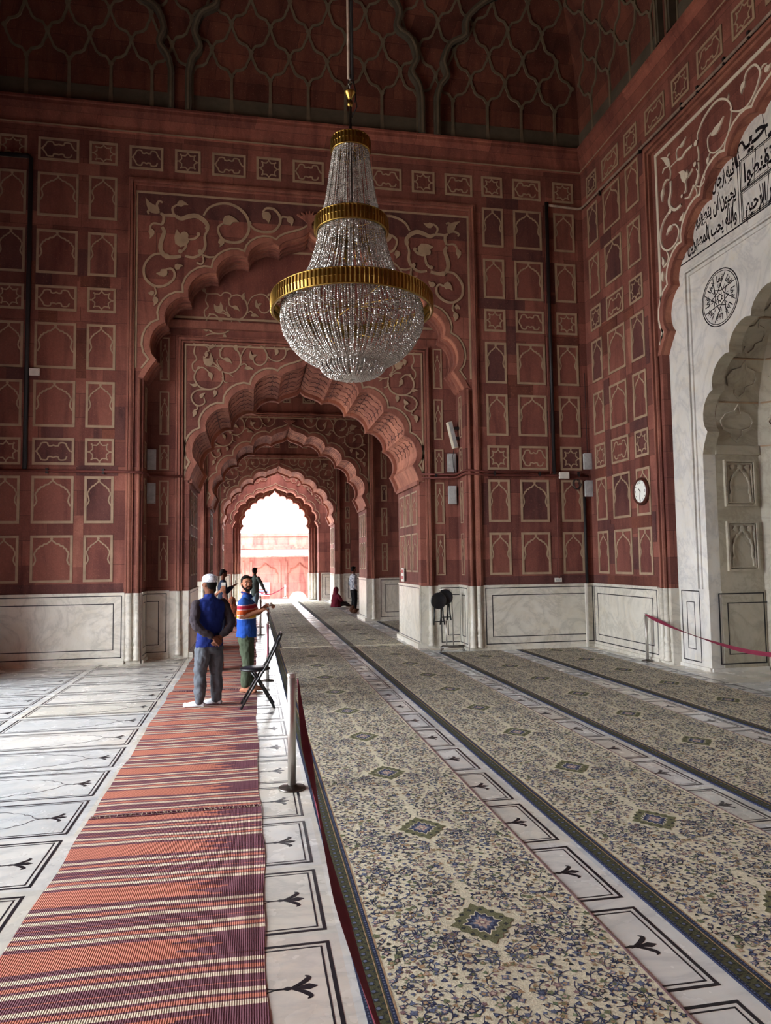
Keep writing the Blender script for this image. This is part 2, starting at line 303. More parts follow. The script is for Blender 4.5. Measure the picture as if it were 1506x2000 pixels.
SCROLL_C='L 0.078 2.47 7.81 2.71 8.08;S 0.017 2.5 7.83 2.54 7.95 2.52 8.01 2.46 8.02;S 0.019 2.51 7.83 2.63 7.86 2.68 7.81;S 0.017 2.49 7.82 2.46 7.72 2.48 7.61;S 0.016 2.46 7.79 2.27 7.8;S 0.016 2.27 7.8 2.29 7.91 2.25 7.97 2.19 7.97;L 0.048 2.19 7.95 2.03 8.03;S 0.029 2.26 7.8 2.16 7.77 2.05 7.81 1.89 7.81;D 0.06 1.79 7.78;S 0.023 1.75 7.81 1.75 7.89 1.67 7.98 1.57 8.05 1.4 8.1 1.24 8.09 1.09 7.99 1.01 7.87 1 7.78;L 0.015 1.06 7.97 1.04 8.04;D 0.033 0.99 7.79;S 0.015 1 7.78 1.02 7.67 1.09 7.5 1.2 7.41 1.3 7.39 1.41 7.41 1.5 7.49 1.53 7.61 1.52 7.7 1.44 7.73;L 0.084 1.44 7.69 1.16 7.8;S 0.013 1.48 7.47 1.52 7.43;L 0.048 1.51 7.42 1.54 7.3;S 0.022 0.99 7.76 0.83 7.66 0.67 7.64 0.53 7.73 0.45 7.84 0.42 7.93 0.48 8.05 0.56 8.1 0.67 8.09 0.73 7.99;L 0.066 0.7 7.99 0.78 7.86;S 0.013 0.42 7.94 0.36 7.97 0.29 7.94;L 0.066 0.34 7.9 0.22 7.9;S 0.019 1.76 7.71 1.74 7.57 1.76 7.49;D 0.048 1.83 7.48;S 0.018 1.76 7.47 1.75 7.37 1.79 7.26 1.84 7.2;L 0.104 2.09 7.34 2.22 7.57;L 0.06 2.08 7.38 2.03 7.51;S 0.016 2.02 7.38 1.9 7.45;S 0.016 1.65 7.12 1.59 7.15 1.64 7.23;S 0.019 2.48 7.59 2.57 7.64 2.65 7.6 2.67 7.55;L 0.057 2.65 7.55 2.7 7.35;S 0.036 2.46 7.56 2.47 7.38 2.52 7.28 2.49 7.16 2.36 7.05 2.21 7.06;D 0.057 2.49 7.09;D 0.036 2.17 7.17;S 0.018 2.08 7.35 2.08 7.22 2.13 7.19;L 0.09 2.11 7.4 2.23 7.57;S 0.02 2.11 7.1 2.01 7.07 1.91 7.15 1.82 7.18 1.76 7.29 1.8 7.39;D 0.031 1.88 7.17;S 0.015 1.82 7.14 1.71 7.08 1.62 7.13 1.65 7.21;S 0.015 1.84 7.14 1.81 7.02 1.88 6.97 1.92 6.97;S 0.021 2.52 7.1 2.69 7.02 2.79 6.87 2.78 6.7 2.7 6.57 2.55 6.5 2.37 6.54 2.29 6.67 2.35 6.8 2.45 6.85;L 0.056 2.46 6.84 2.62 6.76;L 0.048 2.26 6.82 2.15 6.91;S 0.015 2.65 6.54 2.59 6.41 2.64 6.32 2.75 6.29;L 0.051 2.74 6.31 2.76 6.47;L 0.054 2.75 6.23 2.76 6.06'
# ------------------------------------------------------------------ architecture
CX, CXB, CY = 1.045, 1.03, 7.35          # axis of the end arches, of the corridor arches, of the mihrab wall
YE, XR, XL, HT = 12.85, 6.47, -4.4, 9.81
def dado(m, P, a0, a1, h=.022, inner=True, lines=True, top=1.19, plinth=True, mat='dado_marble'):
    m.pbox(P, a0, 0, a1, top, -.02, h, mat)
    m.pbox(P, a0, top-.012, a1, top+.012, -.02, h+.012, mat)
    if plinth: m.pbox(P, a0, 0, a1, .055, -.02, h+.03, mat)
    if lines:
        m.frame(P, a0+.04, .105, a1-.04, 1.155, .017, h-.004, h+.0025, 'inlay_black')
        if inner and a1-a0 > .5: m.frame(P, a0+.17, .235, a1-.17, 1.02, .015, h-.004, h+.0025, 'inlay_black')
def arch_wall(m, P, cx, A, x0, x1, z1, depth, mat='red_sandstone', soffit='arch_stone', hw=None, jambs=True, lip=False, n=7):
    hw = hw or A['foot'][0][0]
    out = arch_full(A, cx, 0, n)
    for h in (0, -depth):
        for sg in (-1, 1):
            half = [p for p in out if (p[0]-cx)*sg >= -1e-9]
            if sg == 1: half = half[::-1]
            poly = [(cx+sg*hw, 0)]+half+[(cx, z1), (x0 if sg < 0 else x1, z1), (x0 if sg < 0 else x1, 0)]
            m.tess([P(a, b, h) for a, b in poly], mat)
    full = [(cx-hw, 0)]+out+[(cx+hw, 0)]
    for i in range(len(full)-1):
        a, b = full[i], full[i+1]
        jm = mat if i in (0, len(full)-2) else soffit
        m.add([P(*a, 0), P(*b, 0), P(*b, -depth), P(*a, -depth)], [(0, 1, 2, 3)], jm)
    for a0 in (x0, x1): m.add([P(a0, 0, 0), P(a0, z1, 0), P(a0, z1, -depth), P(a0, 0, -depth)], [(0, 1, 2, 3)], mat)
    m.add([P(x0, z1, 0), P(x1, z1, 0), P(x1, z1, -depth), P(x0, z1, -depth)], [(0, 1, 2, 3)], mat)
    if lip:
        i1, o1 = arch_full(A, cx, -.07, n), arch_full(A, cx, .01, n)
        for p, q in ((i1, i1), ):
            for i in range(len(p)-1):
                m.add([P(*p[i], -depth+.12), P(*p[i+1], -depth+.12), P(*p[i+1], -depth-.01), P(*p[i], -depth-.01)], [(0, 1, 2, 3)], 'moulding_red')
                m.add([P(*p[i], -depth+.12), P(*p[i+1], -depth+.12), P(*o1[i+1], -depth+.12), P(*o1[i], -depth+.12)], [(0, 1, 2, 3)], 'arch_stone')
def arch_trim(m, P, cx, A, band=.10, line=.13, lw=.034, lmat='inlay'):
    """raised band round the arch edge and the pale line outside it"""
    a, b = arch_full(A, cx, -.004), arch_full(A, cx, band)
    n = len(a); vs = [P(*p, .028) for p in a]+[P(*p, .02) for p in b]+[P(*p, -.01) for p in b]+[P(*p, -.02) for p in a]
    fs = []
    for i in range(n-1): fs += [(i, i+1, n+i+1, n+i), (n+i, n+i+1, 2*n+i+1, 2*n+i), (3*n+i, 3*n+i+1, i+1, i)]
    m.add(vs, fs, 'moulding_red')
    l = arch_full(A, cx, line); c = [k for k, p in enumerate(l) if p[1] > A['foot'][0][1]+.12]
    m.ribbon(P, l[c[0]:c[-1]+1], lw, 0, .013, lmat)
def soffit_ridges(m, P, cx, A, spans, inset=.035):
    p, o = arch_full(A, cx, -inset), arch_full(A, cx, .01)
    for d0, d1 in spans:
        for i in range(len(p)-1):
            m.add([P(*o[i], -d0), P(*o[i+1], -d0), P(*p[i+1], -d0-.01), P(*p[i], -d0-.01), P(*p[i], -d1+.01), P(*p[i+1], -d1+.01), P(*o[i+1], -d1), P(*o[i], -d1)], [(0,1,2,3), (3,2,5,4), (4,5,6,7)], 'moulding_red')
def weather_blocks(m, P, cols, a0, a1, n, seed):
    """odd coloured replacement stones set between the panels"""
    r = random.Random(seed); gaps = [(c[i][1], c[i+1][0]) for c in (cols,) for i in range(len(cols)-1)]
    rows = [(2.19,2.38),(3.20,3.375),(3.845,4.025),(4.835,5.035),(5.845,6.045),(6.495,6.695),(7.485,7.715),(8.505,8.715)]
    for k in range(n):
        mt = r.choice(('panel_maroon', 'panel_maroon', 'moulding_red', 'vault_red'))
        if k % 2 and gaps:
            g = r.choice(gaps); z = r.uniform(1.4, 8.2); m.pbox(P, g[0]+.005, z, g[1]-.005, z+r.uniform(.35, .9), -.01-.0003*k, .0036+.00025*k, mt)
        else:
            q = r.choice(rows); w = r.uniform(.3, .8); a = r.uniform(a0, max(a0, a1-w)); m.pbox(P, a, q[0], min(a1, a+w), q[1], -.01-.0003*k, .0036+.00025*k, mt)
    a = a0
    while a < a1:
        w = min(r.uniform(.4, 1.3), a1-a); m.pbox(P, a, 1.205, a+w, 1.36, -.01, .0024, r.choice(('panel_maroon', 'panel_maroon', 'panel_maroon', 'vault_red'))); a += w
def finial(m, P, cx, z, s=1., mat='moulding_red'):
    for k in range(-3, 4):
        a = k*.34; m.ribbon(P, [(cx, z), (cx+.11*s*sin(a), z+.10*s*cos(a)+.05*s), (cx+.17*s*sin(a)*(1+.2*abs(k)), z+.24*s*cos(a*.8))], [.03*s, .05*s, .015*s], 0, .045+.003*(k+3), mat)
    m.pbox(P, cx-.04*s, z-.08*s, cx+.04*s, z+.02*s, 0, .05, mat)
def moulding_path(m, P, pts, specs):
    for off, w, h, mat in specs:
        x0, x1, zt = pts
        m.ribbon(P, [(x0+off, 1.2), (x0+off, zt-off), (x1-off, zt-off), (x1-off, 1.2)], w, 0, h, mat)
def colonnette(m, x, y, r=.042, top=1.19, z0=.05):
    m.lathe((x, y, z0), [(r*1.5,0),(r*1.5,.03),(r*1.1,.05),(r*1.35,.10),(r*1.45,.15),(r*1.1,.19),(r*1.3,.21),(r*1.3,.23),(r*.9,.26),(r*1.35,.31),(r*1.3,.36),(r,.40),(r,top-z0)], 'dado_marble', 12)
def leafwork(m, A, cx, Y0, depth, rows=5):
    """incised leaf lines over the soffit of an arch"""
    out = arch_full(A, cx, -.004, 7); cum = [0]
    for i in range(1, len(out)): cum.append(cum[-1]+math.hypot(out[i][0]-out[i-1][0], out[i][1]-out[i-1][1]))
    def P(s, d, h):
        s = max(0, min(cum[-1]-1e-6, s)); i = max(k for k in range(len(cum)-1) if cum[k] <= s)
        t = (s-cum[i])/max(cum[i+1]-cum[i], 1e-9); a, b = out[i], out[i+1]
        x, z = a[0]+(b[0]-a[0])*t, a[1]+(b[1]-a[1])*t
        nx, nz = (b[1]-a[1]), -(b[0]-a[0]); l = math.hypot(nx, nz) or 1
        return (x+nx/l*h, Y0+d, z+nz/l*h)
    k = 0; s = .45
    while s < cum[-1]-.6:
        for j in range(rows):
            d0 = .12+j*(depth-.34)/rows; w = (depth-.34)/rows; hs = .16
            m.ribbon(P, [(s-hs, d0+w*.5), (s-hs*.45, d0+w*.18), (s-hs*.2, d0+w*.4), (s, d0), (s+hs*.2, d0+w*.4), (s+hs*.45, d0+w*.18), (s+hs, d0+w*.5)], .016, 0, .004, 'panel_maroon')
        m.ribbon(P, [(s, .1), (s, depth-.25)], .008, 0, .003, 'panel_maroon')
        s += .36
# --- end wall with the great cusped arch
m = MB(); P = PY(YE)
arch_wall(m, P, CX, ARCH_A, XL, XR, HT, .58, hw=2.91)
arch_trim(m, P, CX, ARCH_A)
m.ribbon(P, [(-2.0,5.1),(-2.0,8.28),(4.09,8.28),(4.09,5.1)], .035, 0, .013, 'inlay')
moulding_path(m, P, (-2.14, 4.23, 8.52), [(.015,.03,.045,'moulding_red'),(.06,.035,.07,'moulding_red'),(.105,.03,.04,'moulding_red')])
m.pbox(P, -1.985, 7.86, 1.0, 8.26, -.01, .003, 'panel_maroon'); m.pbox(P, 1.0, 7.80, 4.07, 8.26, -.01, .003, 'panel_maroon')
scroll(m, P, SCROLL_A, CX, -1); scroll(m, P, SCROLL_A, CX, 1); finial(m, P, CX, 7.9)
for a0, a1 in ((-2.81,-2.335),(-3.65,-2.98),(-4.29,-3.83),(4.385,4.81),(5.02,5.60),(5.855,6.29)): panel_col(m, P, a0, a1)
for k, (a0, a1) in enumerate(((-2.14,-1.56),(-1.36,-.91),(-.71,-.11),(.08,.53),(.74,1.32),(1.56,2.01),(2.2,2.8),(3.0,3.45),(3.65,4.2))):
    rect_panel(m, P, a0, 8.69, a1, 9.12, 'panel_maroon' if k < 4 else 'panel_brick', 'cart' if a1-a0 > .5 else 'star')
weather_blocks(m, P, [(-4.29,-3.83),(-3.65,-2.98),(-2.81,-2.335),(-2.16,-2.14)], XL, -2.16, 22, 5); weather_blocks(m, P, [(4.24,4.25),(4.385,4.81),(5.02,5.60),(5.855,6.29)], 4.25, XR, 20, 8)
soffit_ridges(m, P, CX, ARCH_A, ((.16, .26), (.34, .42), (.48, .57)))
for a0, a1 in ((XL, -2.135), (4.235, XR)): dado(m, P, a0, a1)
m.pbox(P, -2.135, 0, -1.87, 1.19, -.02, .012, 'dado_marble'); m.pbox(P, 3.955, 0, 4.235, 1.19, -.02, .012, 'dado_marble')
for x in (-2.06, -1.93, 4.02, 4.15):
    colonnette(m, x, YE-.035); m.tube([(x, YE-.03, 1.19), (x, YE-.03, 8.2 if abs(x-CX) > 3.0 else 4.9)], .03, 'moulding_red', 8)
wall_end = m.build('wall_end', kind='structure', label='red sandstone end wall with a great cusped arch, inlaid panels and a marble dado')
# reveal linings of the great arch
m = MB()
for x, sg in ((-1.865, 1), (3.955, -1)):
    Pj = (lambda x, sg: lambda a, b, h: (x+sg*h, a, b))(x, sg)
    dado(m, Pj, YE+.01, YE+.57, h=.012, inner=True)
    for b0, b1, k in ROWS[:4]: rect_panel(m, Pj, YE+.2, b0, YE+.38, b1, 'panel_brick', 'tall', fw=.02, hf=.01)
m.build('jamb_lining', wall_end, label='marble and sandstone lining of the arch jambs')
# --- cornice and vault band round the hall
m = MB()
def cornice(P, a0, a1):
    prof = [(0,9.33),(.035,9.34),(.035,9.375),(.015,9.38),(.02,9.45),(.06,9.60),(.10,9.70),(.10,9.76),(.12,9.77),(.12,9.81),(0,9.81)]
    vs = [P(a, z, h) for a in (a0, a1) for h, z in prof]; n = len(prof)
    m.add(vs, [(i, i+1, n+i+1, n+i) for i in range(n-1)], 'cornice_red')
    m.pbox(P, a0, 9.345, a1, 9.37, .03, .04, 'inlay')
PL = lambda a, b, h: (XL+h, a, b)
PN = lambda a, b, h: (a, 1.85+h, b)
cornice(PY(YE), XL, XR); cornice(PX(XR), 1.85, YE); cornice(PL, 1.85, YE); cornice(PN, XL, XR)
m.build('trim_1', kind='structure', label='projecting red sandstone cornice running round the hall above the panels')
RV, ZV = 5.42, 10.16
def cove(side):
    def f(a, s, h):
        if s <= 0: o, z = 0., ZV+s
        else: t = s/RV; o, z = RV*(1-cos(t)), ZV+RV*sin(t)
        n = h*(1 if s <= 0 else cos(s/RV)); z -= 0 if s <= 0 else h*sin(s/RV)
        return {'e': (a, YE-o-n, z), 'r': (XR-o-n, a, z), 'l': (XL+o+n, a, z), 'n': (a, 1.85+o+n, z)}[side]
    return f
m = MB(); rib = MB(); arcs = MB()
for side in 'erln':
    f = cove(side); c0 = CX if side in 'en' else CY; hw = (XR-XL)/2 if side in 'en' else (YE-1.85)/2
    c0 = (XR+XL)/2 if side in 'en' else c0
    N = 22; smax = RV*pi/2
    for i in range(N):
        s0, s1 = smax*i/N, smax*(i+1)/N; e0, e1 = hw-RV*(1-cos(s0/RV)), hw-RV*(1-cos(s1/RV))
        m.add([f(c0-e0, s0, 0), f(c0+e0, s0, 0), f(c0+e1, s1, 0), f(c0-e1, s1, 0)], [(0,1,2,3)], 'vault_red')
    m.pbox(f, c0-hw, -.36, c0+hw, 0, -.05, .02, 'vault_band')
    if side == 'n': continue
    lim = lambda s: hw-RV*(1-cos(max(s, 0)/RV))
    dx, dz, s0 = .70, .47, .42
    for j in range(0, 7):
        for i in range(-9, 10):
            a = (i+(.5 if j % 2 else 0))*dx; s = s0+j*dz
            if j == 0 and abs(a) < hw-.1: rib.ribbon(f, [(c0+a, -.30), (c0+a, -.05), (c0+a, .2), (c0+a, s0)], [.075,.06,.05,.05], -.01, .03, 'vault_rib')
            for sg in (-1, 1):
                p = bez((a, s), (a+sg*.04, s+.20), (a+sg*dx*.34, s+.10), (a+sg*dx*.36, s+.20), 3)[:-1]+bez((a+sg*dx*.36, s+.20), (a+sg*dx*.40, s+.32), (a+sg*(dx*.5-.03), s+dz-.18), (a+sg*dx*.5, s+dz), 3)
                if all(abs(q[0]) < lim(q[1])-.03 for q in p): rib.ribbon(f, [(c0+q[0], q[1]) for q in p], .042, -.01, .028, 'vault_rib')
            if abs(a) < lim(s)-.08:
                rib.add([f(c0+a+.05*cos(k*pi/4), s+.05*sin(k*pi/4), .036) for k in range(8)], [tuple(range(8))], 'vault_rib')
    for sg in (-1, 1):
        p1 = [(2.16,-.36),(2.16,.35),(2.10,.62),(1.96,.84),(2.05,1.10),(1.93,1.42),(1.66,1.60),(1.68,1.90),(1.42,2.2),(1.12,2.32),(1.0,2.65),(.55,3.05),(0,3.5)]
        p2 = [(2.46,-.36),(2.46,.35),(2.52,.62),(2.66,.84),(2.58,1.10),(2.70,1.42),(2.98,1.60),(3.0,1.90),(3.3,2.2),(3.7,2.4)]
        for p in (p1, p2):
            c = p[:2]+catmull(p[1:], 4)[1:]
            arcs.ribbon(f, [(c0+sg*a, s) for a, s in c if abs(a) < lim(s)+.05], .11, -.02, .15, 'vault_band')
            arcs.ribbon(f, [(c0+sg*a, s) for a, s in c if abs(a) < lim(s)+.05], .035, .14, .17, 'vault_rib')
        arcs.ribbon(f, [(c0+sg*2.31, -.36), (c0+sg*2.31, .45)], .2, -.02, .05, 'vault_red')
ce = m.build('ceiling', kind='structure', label='dark coved sandstone vault over the hall')
rib.build('vault_net', ce, label='raised net of plaster ribs on the vault')
arcs.build('vault_arches', ce, label='thick cusped ribs framing the vault panels')
# --- corridor walls
def corridor_wall(name, Y, depth, z1, x0, x1, label, deco=True, lip=True, side=True, top_row=False, A=ARCH_B, frame_z=5.72, cx=CXB, sc=1.):
    m = MB(); P = PY(Y)
    arch_wall(m, P, cx, A, x0, x1, z1, depth, lip=lip)
    arch_trim(m, P, cx, A)
    fx = A['foot'][0][0]+.08
    m.ribbon(P, [(cx-fx, A['foot'][0][1]), (cx-fx, frame_z), (cx+fx, frame_z), (cx+fx, A['foot'][0][1])], .03, 0, .013, 'inlay')
    for off, w, h in ((.05,.03,.05),(.10,.04,.08),(.15,.03,.04)):
        m.ribbon(P, [(cx-fx-off, 1.2), (cx-fx-off, frame_z+off), (cx+fx+off, frame_z+off), (cx+fx+off, 1.2)], w, 0, h, 'moulding_red')
    if deco:
        scroll(m, P, SCROLL_B, cx, -1); scroll(m, P, SCROLL_B, cx, 1); finial(m, P, cx, A['apex']+.06, .7)
    for sg in (-1, 1):
        a0, a1 = sorted((cx+sg*A['foot'][0][0], x0 if sg < 0 else x1))
        if side: 
            e0, e1 = (cx+sg*(fx+.26), x0 if sg < 0 else x1); e0, e1 = min(e0, e1), max(e0, e1)
            if e1-e0 > .3: dado(m, P, e0, e1)
            j0, j1 = sorted((cx+sg*A['foot'][0][0], cx+sg*(fx+.26))); m.pbox(P, j0, 0, j1, 1.19, -.02, .012, 'dado_marble')
        colonnette(m, cx+sg*(fx+.10), Y-.04); m.tube([(cx+sg*(fx+.10), Y-.03, 1.19), (cx+sg*(fx+.10), Y-.03, frame_z)], .028, 'moulding_red', 8)
        # jamb lining
        x = cx+sg*A['foot'][0][0]; Pj = (lambda x, sg: lambda a, b, h: (x-sg*h, a, b))(x, sg)
        dado(m, Pj, Y+.02, Y+depth-.02, h=.02, inner=False)
        m.pbox(Pj, Y, 0, Y+depth, .09, -.02, .075, 'dado_marble')
        m.pbox(Pj, Y+.0, A['foot'][0][1]-.05, Y+depth, A['foot'][0][1]+.03, -.02, .05, 'moulding_red')
        if depth > .9:
            nb = 3; w = (depth-.3)/nb
            for k in range(nb):
                b0 = Y+.15+k*w
                rect_panel(m, Pj, b0+.05, 1.45, b0+w-.05, 2.22, 'panel_red', 'tall', fw=.03); rect_panel(m, Pj, b0+.05, 2.38, b0+w-.05, 3.05, 'panel_red', 'tall', fw=.03)
    if depth > 1.2: leafwork(m, A, cx, Y, depth)
    return m, P
m, P = corridor_wall('', 13.43, 2.07, 8.1, XL, XR, '')
rect_panel(m, P, -1.78, 6.22, 3.86, 7.62, 'panel_brick', '')          # long panel over the frame
m.pbox(P, -1.9, 6.02, 3.98, 6.16, 0, .09, 'moulding_red')
for sg in (-1, 1): scroll(m, P, SCROLL_B, CXB, sg, zoff=1.55, sc=.9)
for a0, a1 in ((-1.66, -1.49), (3.50, 3.68)):
    for b0, b1, k in ROWS[:5]: rect_panel(m, P, a0, b0, a1, b1, R.choice(['panel_brick', 'panel_red']), 'tall', fw=.024)
wa = m.build('wall_aisle', kind='structure', label='red sandstone wall inside the great arch, with a deep cusped passage arch')
def aisle_wall(Y, depth, name, label, z1=7.4):
    m, P = corridor_wall('', Y, depth, z1, XL, XR, '', lip=True)
    for a0 in (-1.75, 3.62, 4.2, 4.75, 5.55):
        w = .17 if a0 < 4 else (.36 if a0 != 4.75 else .58)
        for b0, b1, k in ROWS[:6]: rect_panel(m, P, a0, b0, a0+w, b1, R.choice(['panel_brick', 'panel_red', 'panel_maroon']), 'tall' if w < .3 else 'arch', fw=.03)
    for k in range(9):
        a0 = -1.3+k*.54; w = .36 if k % 2 else .2
        rect_panel(m, P, a0, 6.15, a0+w, 6.42, 'panel_maroon', 'cart' if k % 2 else 'star', fw=.03)
    return m.build(name, kind='structure', label=label)
aisle_wall(20.0, 1.5, 'wall_aisle_middle', 'second sandstone cross wall of the corridor with a cusped arch')
aisle_wall(28.0, 1.7, 'wall_aisle_far', 'third sandstone cross wall of the corridor, its arch lit from outside')
ARCH_D = dict(sag=.26, foot=[(1.84,3.2),(1.80,3.32),(1.71,3.46)], cusps=[(1.60,3.9),(1.27,4.25),(.9,4.52),(.5,4.72)], apex=4.97)
m = MB(); P = PY(31.2); arch_wall(m, P, 1.0, ARCH_D, XL, XR, 7.4, .6); arch_trim(m, P, 1.0, ARCH_D, .07, .12); scroll(m, P, SCROLL_B, 1.0, 1, zoff=.28, sc=.9); scroll(m, P, SCROLL_B, 1.0, -1, zoff=.28, sc=.9)
dado(m, P, 2.95, XR); dado(m, P, XL, -.9)
P = PY(31.95); arch_wall(m, P, 1.0, ARCH_E, XL, XR, 7.4, .6); arch_trim(m, P, 1.0, ARCH_E, .06, .11)
m.pbox(P, 2.5, 0, 2.84, 1.19, -.02, .015, 'dado_marble'); m.pbox(P, -.84, 0, -.5, 1.19, -.02, .015, 'dado_marble')
for x in (2.62, 2.74, -.62, -.74): colonnette(m, x, 31.92); m.tube([(x, 31.92, 1.19), (x, 31.92, 3.2)], .03, 'moulding_red', 8)
for sg in (-1, 1):
    for Y, dp, hw in ((31.2, .6, 1.84), (31.95, .6, 1.5)):
        x = 1.0+sg*hw; Pj = (lambda x, sg: lambda a, b, h: (x-sg*h, a, b))(x, sg); m.pbox(Pj, Y, 0, Y+dp, 1.19, -.02, .015, 'dado_marble')
m.build('wall_exit', kind='structure', label='sandstone exit wall with nested cusped arches opening on the bright courtyard')
# side walls, roofs of the aisle bays
m = MB()
m.box((XL-1.0, 12.85, 0), (XL, 15.6, 7.6), 'red_sandstone'); m.box((XL-1.0, 19.9, 0), (XL, 21.6, 7.6), 'red_sandstone'); m.box((XL-1.0, 27.9, 0), (XL, 29.7, 7.6), 'red_sandstone')
SIDE = dict(foot=[(1.7,3.3),(1.66,3.45),(1.58,3.6)], cusps=[(1.45,4.1),(1.1,4.5),(.7,4.8),(.35,5.0)], apex=5.25)
P = lambda a, b, h: (XL+h, a, b)
for c, y0, y1 in ((17.75, 15.6, 19.9), (24.75, 21.6, 27.9)): arch_wall(m, P, c, SIDE, y0, y1, 7.6, 1.0)
m.build('wall_front_aisle', kind='structure', label='courtyard side wall of the corridor bays')
m = MB(); m.box((XR, 12.86, 0), (XR+.6, 33.2, 7.6), 'red_sandstone'); P = PX(XR)
for y0, y1 in ((15.6, 19.9), (21.6, 27.9), (29.8, 31.1)):
    dado(m, P, y0, y1)
    y = y0+.3
    while y+.7 < y1:
        for b0, b1, k in ROWS[:6]: rect_panel(m, P, y, b0, y+.6, b1, 'panel_brick', 'arch' if k == 'a' else 'cart')
        y += .95
m.build('wall_back_aisle', kind='structure', label='inner side wall of the corridor bays')
m = MB()
for y0, y1 in ((15.4, 20.1), (21.4, 28.1), ): m.box((XL, y0, 7.35), (XR+.1, y1, 7.5), 'vault_red')
m.build('ceiling_aisle', kind='structure', label='sandstone roof of the corridor bays')
# --- courtyard side wall of the hall (great open portal, daylight comes in here)
PORT = dict(foot=[(3.8,3.6),(3.7,3.9),(3.55,4.2)], cusps=[(3.3,5.0),(2.8,5.7),(2.1,6.2),(1.4,6.6),(.7,6.85)], apex=7.1)
m = MB(); arch_wall(m, PL, CY-.5, PORT, 1.85, YE, HT+.4, 2.4); m.build('wall_left', kind='structure', label='courtyard side wall of the hall with a tall open portal')
# --- near wall and the passage the camera stands in
m = MB(); arch_wall(m, PN, CX, ARCH_A, XL, XR, HT+.4, .58, hw=2.91)
P = lambda a, b, h: (a, 1.27+h, b)
arch_wall(m, P, CXB, ARCH_B, XL, XR, 8.1, 2.1)
m.build('wall_near', kind='structure', label='near wall of the hall with its cusped passage arch')
m = MB(); m.box((XL-.5, -6.6, 0), (XR+.5, -6.0, 7.6), 'red_sandstone'); m.box((XR, -6.0, 0), (XR+.5, 1.84, 7.6), 'red_sandstone'); m.box((XL-.5, -6.6, 7.4), (XR+.5, -.85, 7.6), 'vault_red')
m.box((XL-.5, -6.0, 0), (XL, -5.2, 7.4), 'red_sandstone'); m.box((XL-.5, -5.2, 6.0), (XL, -1.6, 7.4), 'red_sandstone'); m.box((XL-.5, -1.6, 0), (XL, 1.84, 7.6), 'red_sandstone')
m.build('wall_rear', kind='structure', label='rear bay walls behind the viewer')
# --- mihrab wall
XM = 6.60
m = MB(); P = PX(XR)
arch_wall(m, P, CY, ARCH_A, 1.85, YE, HT, XM-XR, hw=2.92)
arch_trim(m, P, CY, ARCH_A, lw=.04, lmat='inlay_white')
m.ribbon(P, [(CY+2.86+.06,5.05),(CY+2.86,5.3),(CY+2.86,8.2),(CY-2.86,8.2),(CY-2.86,5.3),(CY-2.92,5.05)], .055, 0, .013, 'inlay_white')
for off, w, h in ((.0,.03,.045),(.045,.035,.07),(.09,.03,.04),(.13,.03,.06)):
    m.ribbon(P, [(CY+3.14-off,1.2),(CY+3.14-off,8.44-off),(CY-3.14+off,8.44-off),(CY-3.14+off,1.2)], w, 0, h, 'moulding_red')
scroll(m, P, SCROLL_C, CY, 1, line='inlay_white'); scroll(m, P, SCROLL_C, CY, -1, line='inlay_white'); finial(m, P, CY, 7.9)
for sg in (1, -1):
    for y0, y1 in ((10.735, 11.165), (11.37, 11.98), (12.2, 12.61)):
        a0, a1 = (y0, y1) if sg > 0 else (2*CY-y1, 2*CY-y0)
        if a0 > 1.9: panel_col(m, P, a0, a1)
k = 0; a = 10.48
for w in (.58, .45)*5+(.3,):
    rect_panel(m, P, a-w, 8.69, a, 9.12, 'panel_brick', 'cart' if w > .5 else 'star', line='inlay'); a -= w+.2; k += 1
    if a < 4.6: break
weather_blocks(m, P, [(10.6,10.61),(10.735,11.165),(11.37,11.98),(12.2,12.61)], 10.62, YE, 22, 12)
dado(m, P, 10.60, YE); dado(m, P, 1.85, 4.1); m.pbox(P, 10.27, 0, 10.6, 1.19, -.02, .015, 'dado_marble'); m.pbox(P, 4.1, 0, 4.43, 1.19, -.02, .015, 'dado_marble')
for y in (10.36, 10.48):
    colonnette(m, XR-.04, y); m.tube([(XR-.03, y, 1.19), (XR-.03, y, 4.9)], .028, 'moulding_red', 8)
m.box((9.0, 3.8, -.1), (9.15, 10.9, 8.2), 'red_sandstone'); m.box((XM+.25, 3.7, -.1), (9.15, 3.85, 8.2), 'red_sandstone'); m.box((XM+.25, 10.8, -.1), (9.15, 10.95, 8.2), 'red_sandstone'); m.box((XM+.1, 3.7, 8.1), (9.15, 10.95, 8.25), 'red_sandstone')  # unseen shell added behind the niche to stop sky light leaking in
wall_right = m.build('wall_right', kind='structure', label='red sandstone prayer wall with inlaid panels, white scrollwork and a great marble filled arch')
m = MB(); P = PX(XM)
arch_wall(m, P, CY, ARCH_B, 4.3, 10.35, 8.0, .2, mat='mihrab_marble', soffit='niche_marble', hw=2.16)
for off, w, h in ((0, .035, .03), (.05, .03, .05), (.10, .05, .025)):
    m.ribbon(P, [(9.76-off, 1.2), (9.76-off, 6.10-off), (2*CY-9.76+off, 6.10-off), (2*CY-9.76+off, 1.2)], w, 0, h, 'mihrab_marble')
m.frame(P, 9.74, .10, 10.20, 1.17, .016, 0, .003, 'inlay_black'); m.frame(P, 9.87, .28, 10.07, 1.0, .012, 0, .003, 'inlay_black')
m.pbox(P, 9.51, 0, 10.27, .05, -.01, .03, 'mihrab_marble')
m.pbox(P, 4.35, 6.215, 10.2, 6.235, 0, .003, 'inlay_black')
bk = m.build('mihrab_panel', wall_right, label='veined white marble facing filling the arch of the prayer wall')
